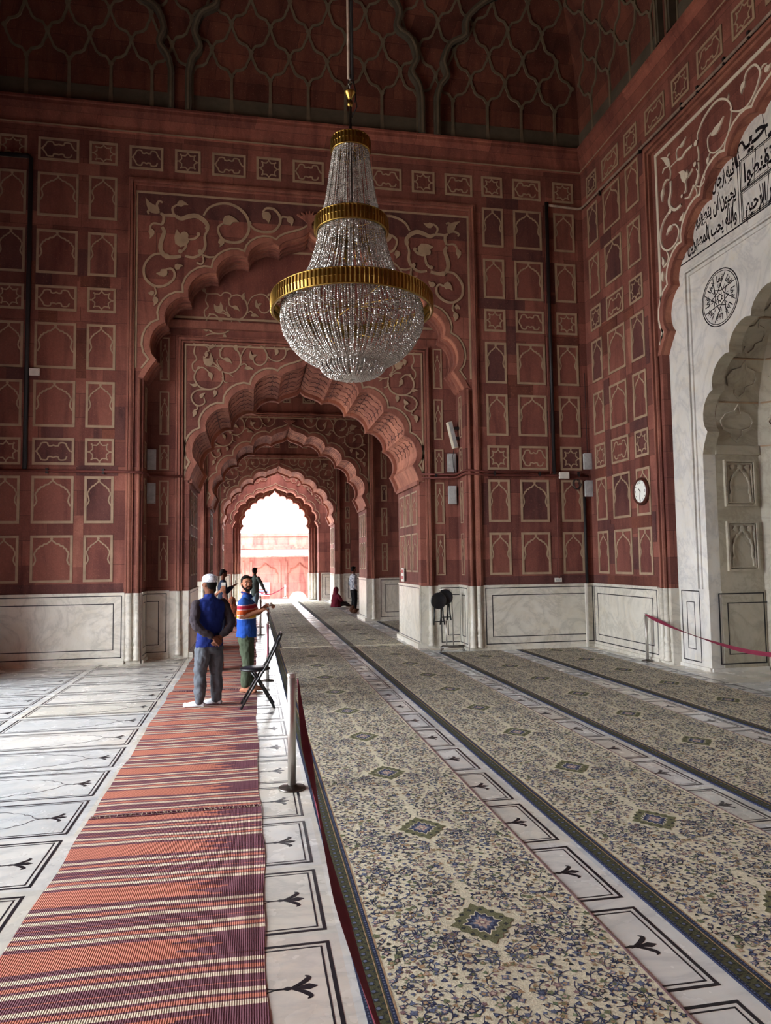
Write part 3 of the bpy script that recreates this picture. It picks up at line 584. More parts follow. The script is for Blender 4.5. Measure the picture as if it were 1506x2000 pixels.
# niche interior
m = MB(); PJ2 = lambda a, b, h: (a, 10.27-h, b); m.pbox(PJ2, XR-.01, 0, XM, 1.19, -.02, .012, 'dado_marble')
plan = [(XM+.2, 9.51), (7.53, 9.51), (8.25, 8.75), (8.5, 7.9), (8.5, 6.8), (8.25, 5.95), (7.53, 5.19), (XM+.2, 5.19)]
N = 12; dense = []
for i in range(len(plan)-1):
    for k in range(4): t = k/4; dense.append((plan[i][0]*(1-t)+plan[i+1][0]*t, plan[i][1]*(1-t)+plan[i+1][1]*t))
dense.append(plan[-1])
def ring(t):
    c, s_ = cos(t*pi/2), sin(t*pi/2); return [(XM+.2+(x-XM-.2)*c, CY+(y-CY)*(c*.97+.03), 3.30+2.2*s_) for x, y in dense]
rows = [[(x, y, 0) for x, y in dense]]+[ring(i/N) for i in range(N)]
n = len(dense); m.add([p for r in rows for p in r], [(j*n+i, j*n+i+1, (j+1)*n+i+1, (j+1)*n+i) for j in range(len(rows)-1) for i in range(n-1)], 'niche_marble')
PJ = lambda a, b, h: (a, 9.51-h, b)
m.pbox(PJ, 6.8, 0, 7.52, 1.17, -.01, .015, 'niche_marble'); m.frame(PJ, 6.74, .10, 7.50, 1.14, .018, .01, .018, 'inlay_black'); m.frame(PJ, 6.88, .24, 7.56, 1.0, .014, .01, .018, 'inlay_black')
m.pbox(PJ, 6.6, 0, 7.52, .05, -.01, .04, 'mihrab_marble')
def carved(P, a0, b0, a1, b1, mat='niche_marble'):
    m.frame(P, a0, b0, a1, b1, .03, 0, .045, mat); m.frame(P, a0+.05, b0+.05, a1-.05, b1-.05, .015, 0, .03, mat)
    w, h = a1-a0-.14, b1-b0-.14; cx = (a0+a1)/2; z0 = b0+.07
    hf = [(.46,0),(.46,.18),(.40,.26),(.43,.38),(.42,.52),(.36,.60),(.33,.68),(.24,.72),(.2,.79),(.1,.82),(0,.90)]
    m.ribbon(P, catmull([(cx-x*w, z0+y*h) for x, y in hf]+[(cx+x*w, z0+y*h) for x, y in hf[::-1][1:]], 3), .02, 0, .028, mat)
    for x in (-.32, 0, .32): m.ribbon(P, [(cx+x*w, z0+.84*h+.02), (cx+x*w, z0+.92*h), (cx+x*w, z0+h)], [.02, .07, .02], 0, .03, mat)
carved(PJ, 6.92, 2.42, 7.44, 3.12); carved(PJ, 6.92, 1.46, 7.44, 2.2)
m.pbox(PJ, 6.8, 3.2, 7.53, 3.34, -.01, .03, 'niche_marble')
def PD(a, b, h):      # carved cartouches on the half dome
    i = int(max(0, min(n-2, a*4))); fr = a*4-i; t = min(.98, max(0, (b))); r = ring(t); p, q = r[i], r[i+1]
    x, y, z = (p[k]*(1-fr)+q[k]*fr for k in range(3)); v = Vector((XM-x, CY-y, 3.0-z)).normalized()*h
    return (x+v.x, y+v.y, z+v.z)
for i in range(7):
    for k in range(4):
        b0 = .03+k*.19; mm = [(.5,0),(.36,.14),(.36,.26),(.16,.36),(.1,.55),(.2,.72),(.42,.8),(.5,1.)]
        pts = [(i+.5-(.5-x)*.95, b0+.16*y) for x, y in mm]+[(i+.5+(.5-x)*.95, b0+.16*y) for x, y in mm[::-1][1:]]
        m.ribbon(PD, pts, .012, 0, .03, 'niche_marble')
    for k in range(5): m.ribbon(PD, [(i+.02, .01+k*.19), (i+.5, .01+k*.19), (i+.98, .01+k*.19)], .006, 0, .03, 'inlay')
m.build('mihrab_niche', wall_right, label='deep carved marble niche with a half dome')
# --- floor
m = MB()
m.box((XL-1.1, -6.0, -.3), (9.0, 33.25, 0), 'floor_marble')
PF = PZ(0)
def floor_panel(xr, y0, fancy=True):
    x0 = xr-1.375; y1 = y0+.655; e = .0012
    m.frame(PF, x0, y0, xr, y1, .017, 0, e, 'inlay_black'); m.frame(PF, x0+.036, y0+.036, xr-.036, y1-.036, .008, 0, e, 'inlay_black')
    cy = (y0+y1)/2; q = xr-.08
    m.ribbon(PF, [(q-.09, cy), (q-.055, cy), (q-.032, cy), (q, cy)], [.010,.026,.040,.003], 0, e, 'inlay_black')
    for sg in (-1, 1):
        m.ribbon(PF, catmull([(q-.10, cy+sg*.006), (q-.06, cy+sg*.028), (q-.03, cy+sg*.062), (q-.045, cy+sg*.078)], 3), [.008,.012,.017,.021,.023,.022,.019,.014,.009,.003][:10], 0, e, 'inlay_black')
    m.ribbon(PF, [(q-.17, cy), (q-.135, cy), (q-.12, cy), (q-.09, cy)], [.008,.010,.026,.010], 0, e, 'inlay_black')
    for sg in (-1, 1):
        c = [(q-.165, cy)]
        c += bez((q-.165, cy), (q-.20, cy+sg*.005), (q-.22, cy+sg*.03), (q-.23, cy+sg*.055), 3)[1:]
        for (ax, ay, bx, by) in ((.23,.055,.29,.10),(.29,.10,.37,.14),(.37,.14,.50,.175),(.50,.175,.68,.215)):
            c += arc2((q-ax, cy+sg*ay), (q-bx, cy+sg*by), -sg*.16, 4)[1:]
        c += [(q-.72, cy+sg*.235), (q-.80, cy+sg*.225), (q-.95, cy+sg*.25), (q-1.22, cy+sg*.25)]
        m.ribbon(PF, c, .006, 0, e, 'inlay_black')
for kx in range(-2, 6):
    xr = -1.14+1.475*kx
    for j in range(-5, 36):
        y0 = 4.14+.75*j
        if y0 > 12.1 and not (-1.2 < xr < 3.4): continue
        if y0+.66 > 31.5: continue
        floor_panel(xr, y0)
floor = m.build('floor', kind='structure', label='polished white marble floor inlaid with black prayer mat outlines')
# --- courtyard
plain('court_ground', (168, 158, 146), .8)
m = MB(); m.box((-60, 33.25, -.6), (60, 90, -.42), 'stair_marble'); m.box((-60, -40, -.6), (XL-1.1, 33.25, -.42), 'court_ground'); m.box((XL-2.6, 2.5, -.42), (XL-1.05, 11.5, -.02), 'court_ground')
m.build('ground', kind='structure', label='pale paved courtyard outside')
m = MB(); P = PY(42)
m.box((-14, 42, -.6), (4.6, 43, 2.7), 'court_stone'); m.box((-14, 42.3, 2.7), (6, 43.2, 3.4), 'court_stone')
def eave(P, a0, a1):
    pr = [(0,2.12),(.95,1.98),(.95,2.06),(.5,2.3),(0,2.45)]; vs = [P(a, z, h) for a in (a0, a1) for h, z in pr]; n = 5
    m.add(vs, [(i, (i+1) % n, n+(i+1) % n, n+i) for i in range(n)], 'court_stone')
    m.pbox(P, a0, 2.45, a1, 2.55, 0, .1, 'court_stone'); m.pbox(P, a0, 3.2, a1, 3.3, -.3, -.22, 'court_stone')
eave(P, -14, 3.4)
Pw = PX(3.9)
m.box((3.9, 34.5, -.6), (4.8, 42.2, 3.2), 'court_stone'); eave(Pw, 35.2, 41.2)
for P_, spans in ((P, ((-1.6,-.55),(.0,1.5),(2.0,3.4))), (Pw, ((39.3,40.8),(37.4,38.9),(35.4,36.9)))):
    for a0, a1 in spans:
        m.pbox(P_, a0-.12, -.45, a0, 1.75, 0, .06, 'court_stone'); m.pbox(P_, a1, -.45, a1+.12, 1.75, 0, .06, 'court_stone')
        c = (a0+a1)/2; w = (a1-a0)/2
        pts = [(c-w, .5), (c-w, 1.0), (c-w*.8, 1.1), (c-w*.75, 1.3), (c-w*.4, 1.36), (c, 1.62), (c+w*.4, 1.36), (c+w*.75, 1.3), (c+w*.8, 1.1), (c+w, 1.0), (c+w, .5)]
        m.ribbon(P_, pts, .05, 0, .05, 'moulding_red')
m.build('wall_courtyard', kind='structure', label='haze-tinted red sandstone courtyard building seen through the exit arch')
# ------------------------------------------------------------------ things: helpers
def tagt(o, label, cat, group=None):
    o['label'] = label; o['category'] = cat
    if group: o['group'] = group
    return o
def fabric(name, rgb, rough=.95, wv=260., var=.18, bs=.4, noise=30):
    t = NT(name, rough, .15); c = s2l(rgb)
    t.color(t.mix(1., c, t.ramp(t.noise(noise, 3, .7), [(.3, g3(1-var)), (.7, g3(1+var*.4))]), 'MULTIPLY'))
    t.bump(t.noise(wv, 2, .6), bs, .004); return t
for n, c in (('carpet_cream', (218, 210, 184)), ('carpet_olive', (112, 112, 84)), ('carpet_navy', (58, 64, 90)), ('carpet_slate', (100, 108, 132)), ('carpet_mauve', (138, 112, 114)), ('carpet_green', (112, 124, 96)), ('carpet_tan', (170, 142, 110)), ('carpet_pink', (190, 166, 152)), ('carpet_dark', (54, 58, 58)), ('border_navy', (46, 52, 76)), ('border_olive', (80, 80, 60))):
    fabric(n, c, wv=150, noise=55, var=.3, bs=.6)
for n, c in (('rug_orange', (190, 120, 102)), ('rug_purple', (112, 72, 84)), ('rug_cream', (206, 194, 172)), ('rug_fringe', (196, 184, 160))):
    t = NT(n, .95, .15); cc = s2l(c)
    st = t.noise(1., 5, .7, .3, t.scaled((14, 130, 1)))
    t.color(t.mix(1., cc, t.ramp(st, [(.3, (.78, .74, .74)), (.7, (1.1, 1.08, 1.05))]), 'MULTIPLY'))
    wv = t.node('TexWave', wave_type='BANDS', bands_direction='X'); wv.inputs['Scale'].default_value = 34; wv.inputs['Distortion'].default_value = .6; wv.inputs['Detail'].default_value = 1
    t.link(t.co(), wv.inputs['Vector']); t.bump(wv.outputs['Fac'], .55, .006)
# ---- flowered carpets: one 1.2 m repeat, drawn once and laid down again and again
def carpet_tile(W, seed, n_fl=480):
    r = random.Random(seed); polys = []      # (pts, mat)
    L = 1.2; H = W/2
    def both(pts, mat):
        polys.append((pts, mat)); polys.append(([(-x, y) for x, y in pts][::-1], mat))
    def blob(cx, cy, rad, k, mat, ph=0., amp=.42, fn=both):
        pts = []
        for i in range(k*2):
            a = ph+pi*i/k; q = rad*(1 if i % 2 == 0 else 1-amp); pts.append((cx+q*cos(a), cy+q*sin(a)))
        fn(pts, mat)
    def line(pts, w, mat):
        for i in range(len(pts)-1):
            (x0, y0), (x1, y1) = pts[i], pts[i+1]; dx, dy = x1-x0, y1-y0; l = math.hypot(dx, dy) or 1; nx, ny = -dy/l*w/2, dx/l*w/2
            both([(x0+nx, y0+ny), (x1+nx, y1+ny), (x1-nx, y1-ny), (x0-nx, y0-ny)], mat)
    taken = []
    def free(x, y, d):
        if not (.012 < x < H-.014): return False
        if abs(x)/.19+abs(((y+L/2) % L)-L/2)/.25 < 1: return False
        for a, b in taken:
            if (a-x)**2+(((b-y+L/2) % L)-L/2)**2 < d*d: return False
        return True
    # vines: spirals
    for _ in range(int(100*H/.5)):
        x, y = r.uniform(.03, H-.03), r.uniform(-L/2, L/2); a = r.uniform(0, 2*pi); k = r.choice((-1, 1))*r.uniform(7, 19); pts = [(x, y)]
        for i in range(9):
            a += k*.022*(1+i*.12); x += .022*cos(a); y += .022*sin(a)
            if not (.005 < x < H-.006): break
            if abs(x)/.17+abs(((y+L/2) % L)-L/2)/.22 < 1: break
            pts.append((x, y))
            if i in (3, 6): 
                for sg in (-1, 1):
                    q = (x+.02*cos(a+sg*1.2), y+.02*sin(a+sg*1.2))
                    if 0 < q[0] < H-.01: both([(x, y), (x+.008*cos(a+sg*.6), y+.008*sin(a+sg*.6)), q, (x+.008*cos(a+sg*1.8), y+.008*sin(a+sg*1.8))], r.choice(('carpet_navy', 'carpet_green', 'carpet_navy')))
        if len(pts) > 2: line(pts, .0042, 'carpet_navy')
    for _ in range(n_fl):
        for _t in range(12):
            x, y = r.uniform(.015, H-.012), r.uniform(-L/2, L/2)
            if free(x, y, .029): break
        else: continue
        taken.append((x, y)); s = r.choice((.012, .014, .017, .018, .022)); k = r.choice((3, 4, 5, 5)); ph = r.uniform(0, 2)
        c = r.choice(('carpet_navy', 'carpet_navy', 'carpet_navy', 'carpet_slate', 'carpet_slate', 'carpet_mauve', 'carpet_dark', 'carpet_tan', 'carpet_green'))
        blob(x, y, s, k, c, ph, .45)
        if s > .015: blob(x, y, s*.5, 4, r.choice(('carpet_tan', 'carpet_slate', 'carpet_olive', 'carpet_pink')), ph, .3)
    # medallion
    one = lambda p, mt: polys.append((p, mt))
    def lobed(a, b, k, amp, mat):
        pts = []
        for i in range(64):
            t = 2*pi*i/64; d = 1/(abs(cos(t))**1.15+abs(sin(t))**1.15)**.87*(1+amp*cos(k*t)); pts.append((a*d*cos(t), b*d*sin(t)))
        one(pts, mat)
    lobed(.145, .18, 16, .06, 'carpet_olive'); 
    for i in range(12):
        t = 2*pi*i/12+.26; blob(.105*cos(t), .125*sin(t), .014, 4, 'carpet_dark', t, .4, one)
    lobed(.088, .104, 12, .10, 'carpet_cream'); lobed(.08, .095, 12, .12, 'carpet_navy'); lobed(.055, .068, 12, .14, 'carpet_slate'); lobed(.04, .048, 8, .18, 'carpet_pink'); blob(0, 0, .026, 6, 'carpet_mauve', 0, .4, one); blob(0, 0, .012, 5, 'carpet_cream', 0, .3, one)
    return polys
TILES = {w: carpet_tile(1.035, 11+i) for i, w in enumerate((1.0,))}
def lay(m, polys, ox, oy, z, y0, y1, hh=.001):
    levels = {}
    for i, (pts, mat) in enumerate(polys):
        ys = [p[1]+oy for p in pts]
        if min(ys) < y0 or max(ys) > y1: continue
        m.add([(x+ox, y+oy, z+hh*.4+.0000005*i) for x, y in pts], [tuple(range(len(pts)))], mat)
def carpet(x0, x1, y0, y1, label, my, group='flowered runner carpets laid in rows on the marble', dense=True):
    T = .010; m = MB(); m.box((x0, y0, 0.0015), (x1, y1, T), 'carpet_cream')
    m.box((x1-.008, y0, .0015), (x1+.002, y1, T+.001), 'carpet_mauve')
    ox = (x0+.112+x1-.01)/2; tile = TILES[1.0]
    k0 = int((y0-my)/1.2)-1; k = k0
    while my+k*1.2-.6 < y1:
        lay(m, tile, ox, my+k*1.2, T, y0+.01, y1-.01); k += 1
    o = tagt(m.build('carpet'), label, 'carpet', group)
    b = MB(); z = T+.0004
    b.box((x0-.002, y0, .0016), (x0+.014, y1, z+.0008), 'border_navy'); b.box((x0+.014, y0, .002), (x0+.090, y1, z+.0004), 'border_olive')
    b.box((x0+.080, y0, .002), (x0+.084, y1, z+.0009), 'carpet_tan'); b.box((x0+.090, y0, .002), (x0+.108, y1, z+.0008), 'border_navy'); b.box((x0+.108, y0, .002), (x0+.116, y1, z+.0006), 'carpet_tan')
    y = y0+.03; zz = z+.0014; i = 0
    while y < y1-.03:
        if dense or y < 16:
            for px, s, mt in ((x0+.007, .004, 'carpet_slate'), (x0+.099, .005, 'carpet_slate')):
                for d in (0, .018, .036): b.add([(px-s, y+d, zz), (px, y+d-.005, zz), (px+s, y+d, zz), (px, y+d+.005, zz)], [(0,1,2,3)], mt)
        c = x0+.048
        b.add([(c+.022*cos(t*pi/4+(i%2)*.4)*(1 if t % 2 else .5), y+.02*sin(t*pi/4+(i%2)*.4)*(1 if t % 2 else .5), zz) for t in range(8)], [tuple(range(8))], 'carpet_dark')
        b.add([(c+.009*cos(t*pi/3), y+.009*sin(t*pi/3), zz+.0004) for t in range(6)], [tuple(range(6))], 'carpet_slate')
        b.add([(c-.03, y+.018, zz), (c-.012, y+.026, zz), (c-.03, y+.036, zz)], [(0,1,2)], 'carpet_dark'); b.add([(c+.03, y+.018, zz), (c+.012, y+.026, zz), (c+.03, y+.036, zz)], [(0,1,2)], 'carpet_dark')
        y += .054; i += 1
    b.build('carpet_border', o, label='olive and navy side border')
    return o
carpet(.415, 1.57, .4, 14.22, 'cream flowered carpet nearest the rope barrier, first runner beside the marble walkway', 3.28)
carpet(1.885, 3.06, .4, 14.12, 'second cream flowered carpet runner from the rope barrier', 4.30)
carpet(3.345, 4.50, 1.9, 12.72, 'third cream flowered carpet runner from the rope barrier, leading to the stool rack', 3.6)
carpet(4.82, 6.0, 1.9, 12.72, 'cream flowered carpet runner nearest the prayer wall', 4.0)
carpet(.46, 1.57, 14.34, 24.3, 'grey flowered carpet runner inside the passage, first left of the marble strip', 15.0, dense=False)
carpet(1.885, 3.0, 14.26, 23.9, 'grey flowered carpet runner inside the passage, right of the marble strip', 15.2, dense=False)
carpet(.5, 1.57, 24.4, 30.9, 'flowered carpet runner farthest down the corridor, left of the marble strip', 25.0, dense=False)
carpet(1.885, 3.0, 24.0, 30.9, 'flowered carpet runner farthest down the corridor, beside the seated person', 25.0, dense=False)
carpet(3.4, 4.55, 15.8, 19.7, 'flowered carpet in the side bay behind the first pier', 16.3, dense=False)
# ---- striped rugs
SEQ = [('rug_orange',.285),('rug_purple',.05),('rug_cream',.052),('rug_purple',.018),('rug_orange',.045),('rug_purple',.028),('rug_cream',.05),('rug_purple',.06),('rug_orange',.010),('rug_purple',.085),('rug_cream',.052),('rug_purple',.028),('rug_orange',.048),('rug_purple',.042),('rug_cream',.052),('rug_purple',.065)]
tot = sum(v for _, v in SEQ)
def rug(x0, x1, y0, y1, yc, label, z=0.0):
    m = MB(); T = .006+z; per = .585; rr = random.Random(int(y0*10))
    wob = lambda y: .008*sin(y*3.1+y0)+.005*sin(y*7.7)
    lift = lambda x, y: T+.0015*sin(y*9+x*4)+.0015*sin(x*11-y*5)
    NX = 12
    def strip(a, b, mat, xa=x0, xb=x1, dz=0.):
        a, b = max(a, y0), min(b, y1)
        if b-a < 1e-4: return
        n = max(2, int(NX*(xb-xa)/(x1-x0))); vs = []
        for yy in (a, b):
            for i in range(n+1):
                x = xa+(xb-xa)*i/n; vs.append((x+wob(yy)*(abs(i/n-.5)*2), yy+.012*sin(x*2.2+yy), lift(x, yy)+dz))
        m.add(vs, [(i, i+1, n+2+i, n+1+i) for i in range(n)], mat)
    k = int((y0-yc)/per)-1
    while yc+k*per-.2 < y1:
        y = yc+k*per-.285/tot*per/2
        for mt, f in SEQ:
            h = f/tot*per; strip(y, y+h, mt)
            if mt == 'rug_orange' and f > .2:      # purple flame ends at the right edge
                n = 14
                for i in range(n):
                    u = (i+.5)/n; d = .26+.05*abs(2*u-1)
                    d += {0:-.10,1:-.03,2:.0,3:.06,4:.10,5:.02,6:-.05,7:-.08,8:-.03,9:.05,10:.12,11:.05,12:-.02,13:-.09}[i]
                    strip(y+h*i/n, y+h*(i+1)/n, 'rug_purple', x1-d, x1, .0016)
            y += h
        k += 1
    m.box((x0+.02, y0+.02, .0015), (x1-.02, y1-.02, T-.004), 'rug_purple')
    o = tagt(m.build('striped_rug'), label, 'rug', 'orange and purple striped cotton rugs')
    for ye, sg in ((y0, -1), (y1, 1)):
        f = MB()
        x = x0+.01
        while x < x1:
            l = rr.uniform(.015, .05); dx = rr.uniform(-.015, .015)
            f.tube([(x, ye-sg*.01, T+.002), (x+dx*.5, ye+sg*l*.5, T+.004), (x+dx, ye+sg*l, T-.001)], .0022, 'rug_fringe', 4); x += rr.uniform(.012, .04)
        f.box((x0, ye-.012, T-.003), (x1, ye+.004, T+.0035), 'rug_purple')
        f.build('fringe', o, label='cream knotted fringe')
    return o
rug(-1.06, .06, .6, 5.12, 3.94, 'striped rug in the foreground, ending in a loose fringe')
rug(-1.055, .05, 5.16, 9.82, 5.62, 'striped rug lying under the capped man and the folding chair')
rug(-1.04, .07, 9.87, 15.5, 10.2, 'striped rug that begins behind the bearded man and runs through the arch')
rug(-1.0, .1, 15.55, 22.6, 16.0, 'striped rug farthest down the corridor')
# ---- metals, plastics
plain('steel', (196, 192, 186), .36, .5, .75, var=.08)
plain('steel_dark', (110, 106, 102), .35, .5, 1., var=.1)
plain('black_metal', (20, 22, 26), .35, .5, 0., var=.1)
plain('black_vinyl', (16, 18, 24), .4, .5, 0., var=.1)
plain('belt_maroon', (122, 44, 64), .85, .2, var=.15)
plain('box_grey', (176, 178, 178), .55, var=.25, scale=14)
plain('box_white', (216, 212, 204), .5, var=.12)
plain('speaker_cream', (206, 198, 180), .6, var=.1)
plain('pipe_red', (104, 52, 46), .7, var=.3)
plain('pipe_black', (28, 24, 26), .6, var=.2)
plain('pipe_pale', (150, 130, 116), .6, var=.4)
plain('clock_brown', (74, 36, 28), .3, .5, var=.2)
plain('clock_white', (232, 234, 228), .4, var=.04)
plain('ink_red', (170, 40, 44), .6, var=.05)
plain('ink_blue', (50, 66, 120), .6, var=.05)
def stanchion(x, y, h, r, label, rb=.10, belt=None, group='steel rope barrier posts'):
    root = tagt(empty('stanchion', (x, y, 0)), label, 'stanchion', group)
    m = MB(); m.tube([(x, y, .02), (x, y, h-.02)], r, 'steel', 16); m.lathe((x, y, h-.03), [(r,0),(r*1.08,.004),(r*1.08,.026),(r*.9,.03)], 'steel', 16); m.build('post', root)
    m = MB(); m.lathe((x, y, 0), [(rb,0),(rb,.008),(rb*.97,.013),(r*1.4,.022),(r*1.2,.03)], 'steel_dark', 28); m.build('base', root)
    m = MB()
    for k in range(3): m.lathe((x+r+.006, y-.004*k, h-.06-.022*k), [(.010,-.006),(.014,0),(.010,.006)], 'steel', 8, sy=.5)
    m.build('hook', root)
    return root
def belt(pts, w, parent, tw=None):
    """sagging cloth belt: pts (x,y,z), tw = twist angle from vertical at each point"""
    P = catmull(pts, 7); n = len(P); m = MB(); vs = []
    for i, p in enumerate(P):
        u = i/(n-1)*(len(tw)-1); k = min(int(u), len(tw)-2); a = tw[k]+(tw[k+1]-tw[k])*(u-k)
        t = Vector(P[min(i+1, n-1)])-Vector(P[max(i-1, 0)]); side = Vector((t.y, -t.x, 0)); side = side.normalized() if side.length > 1e-6 else Vector((1, 0, 0))
        q = (Vector((0, 0, 1))*cos(a)+side*sin(a)); nn = q.cross(t).normalized(); ww = w*min(1, .35+6*min(i, n-1-i)/n)
        for s, d in ((-.5, 0), (-.15, .007), (.15, -.004), (.5, .004)): vs.append(tuple(Vector(p)+q*s*ww+nn*d))
    m.add(vs, [(i*4+j, i*4+j+1, i*4+j+5, i*4+j+4) for i in range(n-1) for j in range(3)], 'belt_maroon', True)
    return m.build('belt', parent, label='maroon cloth belt')
s0 = stanchion(.29, 5.485, .846, .031, 'steel barrier post in the foreground with a round base on the marble')
belt([(.335, 5.46, .80), (.335, 5.2, .70), (.33, 4.7, .56), (.325, 4.0, .46), (.32, 3.2, .42), (.315, 2.4, .44), (.31, 1.5, .56), (.30, .7, .76)], .085, s0, [.1, .5, .9, .3, .8, .4, .2])
s1 = stanchion(.215, 10.44, .84, .022, 'steel barrier post between the folding chair and the bearded man', .09)
s2 = stanchion(.19, 17.0, .84, .024, 'steel barrier post just past the bearded man, in the passage', .11)
stanchion(.2, 19.1, .84, .024, 'last steel barrier post in the passage, below the hand of the man in grey', .11)
belt([(.215, 17.0, .80), (.21, 17.6, .5), (.2, 18.3, .45), (.2, 19.05, .8)], .05, s2, [.1, .4, .1])
s4 = stanchion(6.33, 10.80, .765, .024, 'steel barrier post by the prayer wall under the clock', .09)
belt([(6.30, 10.77, .75), (6.30, 10.4, .68), (6.3, 9.8, .58), (6.3, 9.0, .49), (6.3, 8.2, .45), (6.3, 7.2, .52), (6.3, 6.2, .72)], .06, s4, [.1, .2, 1.3, .3, .2, .2])
for x, y, lb in ((1.55, 34.6, 'pale barrier post outside the exit arch, beside the crouched figure'), (-.1, 34.6, 'pale barrier post outside the exit arch, behind the man in grey')):
    s = stanchion(x, y, .60, .035, lb, .12)
    for k in (0,): 
        if x > 1: belt([(x, y, .52), (x-.4, y, .28), (x-.9, y, .16), (x-1.6, y, .5)], .05, s, [.1, .1])
# ---- folding chair
def folding_chair():
    Y0, Y1 = 8.45, 8.80
    root = tagt(empty('folding_chair', (.1, 8.62, 0)), 'black folding chair standing open at the edge of the striped rug', 'chair')
    def P3(x, z, y): return (x, y, z)
    m = MB()
    for y in (Y0, Y1): m.tube([(-.13, y, .012), (.04, y, .30), (.17, y, .50), (.27, y, .70), (.315, y-.0, .80)], .014, 'black_metal', 10)
    m.tube([(.315, Y0, .80), (.33, Y0+.03, .835), (.335, Y0+.08, .845), (.335, Y1-.08, .845), (.33, Y1-.03, .835), (.315, Y1, .80)], .014, 'black_metal', 10)
    m.tube([(-.10, Y0, .06), (-.10, Y1, .06)], .009, 'black_metal', 8); m.build('back_frame', root)
    for y in (Y0+.03, Y1-.03):
        m = MB(); m.tube([(-.01, y, .425), (.06, y, .33), (.25, y, .012)], .013, 'black_metal', 10); m.lathe((.25, y, 0.002), [(.014,0),(.014,.02),(.01,.024)], 'black_vinyl', 10); m.build('leg', root)
    m = MB(); m.tube([(.20, Y0+.03, .10), (.20, Y1-.03, .10)], .008, 'black_metal', 8); m.tube([(.12, Y0+.03, .24), (.12, Y1-.03, .24)], .007, 'black_metal', 8); m.build('stretcher', root)
    m = MB(); m.lathe((.03, 8.625, .425), [(.02,0),(.155,.0),(.175,.008),(.178,.02),(.16,.034),(.08,.040),(.0,.041)], 'black_vinyl', 28)
    m.build('seat', root)
    m = MB(); f = lambda a, b, h: (.285+(b-.72)*.42-h, a, b)
    m.add([f(a, b, .012*sin(pi*(a-Y0)/(Y1-Y0))) for b in (.64, .70, .76, .81) for a in (Y0+.005, Y0+.09, Y0+.175, Y0+.26, Y1-.005)], [(j*5+i, j*5+i+1, j*5+i+6, j*5+i+5) for j in range(3) for i in range(4)], 'black_vinyl', True)
    m.add([f(a, b, -.014) for b in (.64, .81) for a in (Y0+.005, Y1-.005)], [(0, 1, 3, 2)], 'black_vinyl')
    m.build('backrest', root)
folding_chair()
# ---- rack of folded stools
rx, ry = 3.66, 13.02
root = tagt(empty('stool_rack', (rx, ry, 0)), 'thin steel stand on a low castor base in the arch recess', 'rack')
m = MB(); m.tube([(rx+.035, ry, .08), (rx+.02, ry, 1.10), (rx-.02, ry, 1.13), (rx-.22, ry, 1.13)], .011, 'steel', 10); m.build('pole', root)
m = MB(); m.tube([(rx-.10, ry, .08), (rx-.10, ry, .55)], .012, 'steel', 10); m.build('pole', root)
m = MB(); z = .075
m.tube([(rx-.24, ry-.12, z), (rx+.18, ry-.16, z), (rx+.26, ry+.06, z), (rx-.14, ry+.14, z), (rx-.24, ry-.12, z)], .012, 'steel_dark', 8); m.tube([(rx-.19, ry, z), (rx+.22, ry-.05, z)], .01, 'steel_dark', 8); m.box((rx-.15, ry-.09, z), (rx+.12, ry+.08, z+.012), 'steel_dark'); m.build('base', root)
for dx, dy in ((-.24, -.12), (.18, -.16), (.26, .06), (-.14, .14)):
    m = MB(); m.lathe((rx+dx, ry+dy, 0), [(.012,0),(.022,.012),(.022,.03),(.012,.045),(.008,.075)], 'steel_dark', 10); m.build('castor', root)
def folded_stool(cx, cy, cz, r, label, tilt=0.):
    root = tagt(empty('folding_stool', (cx, cy, cz)), label, 'stool', 'folded black stools hanging on the rack')
    m = MB(); n = 26; prof = [(0,-.016),(.8,-.016),(1.,-.008),(1.,.008),(.86,.018),(.82,.014),(0,.014)]
    vs = [(cx+r*q*cos(2*pi*k/n), cy-h, cz+r*q*sin(2*pi*k/n)*1.02) for q, h in prof[1:-1] for k in range(n)]
    m.add(vs, [(j*n+k, j*n+(k+1) % n, (j+1)*n+(k+1) % n, (j+1)*n+k) for j in range(4) for k in range(n)]+[tuple(range(n)), tuple(4*n+k for k in range(n))], 'black_vinyl', True)
    m.build('seat', root)
    for k, (a, b) in enumerate(((-.5, -.62), (.35, .18), (.5, .75))):
        m = MB(); m.tube([(cx+a*r, cy+.01, cz-r*.6), (cx+(a*.6+b*.4)*r, cy+.012, cz-r*2.0), (cx+b*r, cy+.012, cz-r*2.95)], .014, 'black_metal', 8); m.build('leg', root)
    m = MB(); m.tube([(cx-.58*r, cy+.016, cz-r*2.55), (cx+.66*r, cy+.016, cz-r*2.55)], .009, 'black_metal', 8); m.build('stretcher', root)
    return root
folded_stool(rx-.265, ry-.10, .93, .15, 'folded black round stool hanging in front on the rack')
folded_stool(rx-.12, ry-.045, .99, .145, 'folded black round stool hanging behind the front stool, next to the steel pole')
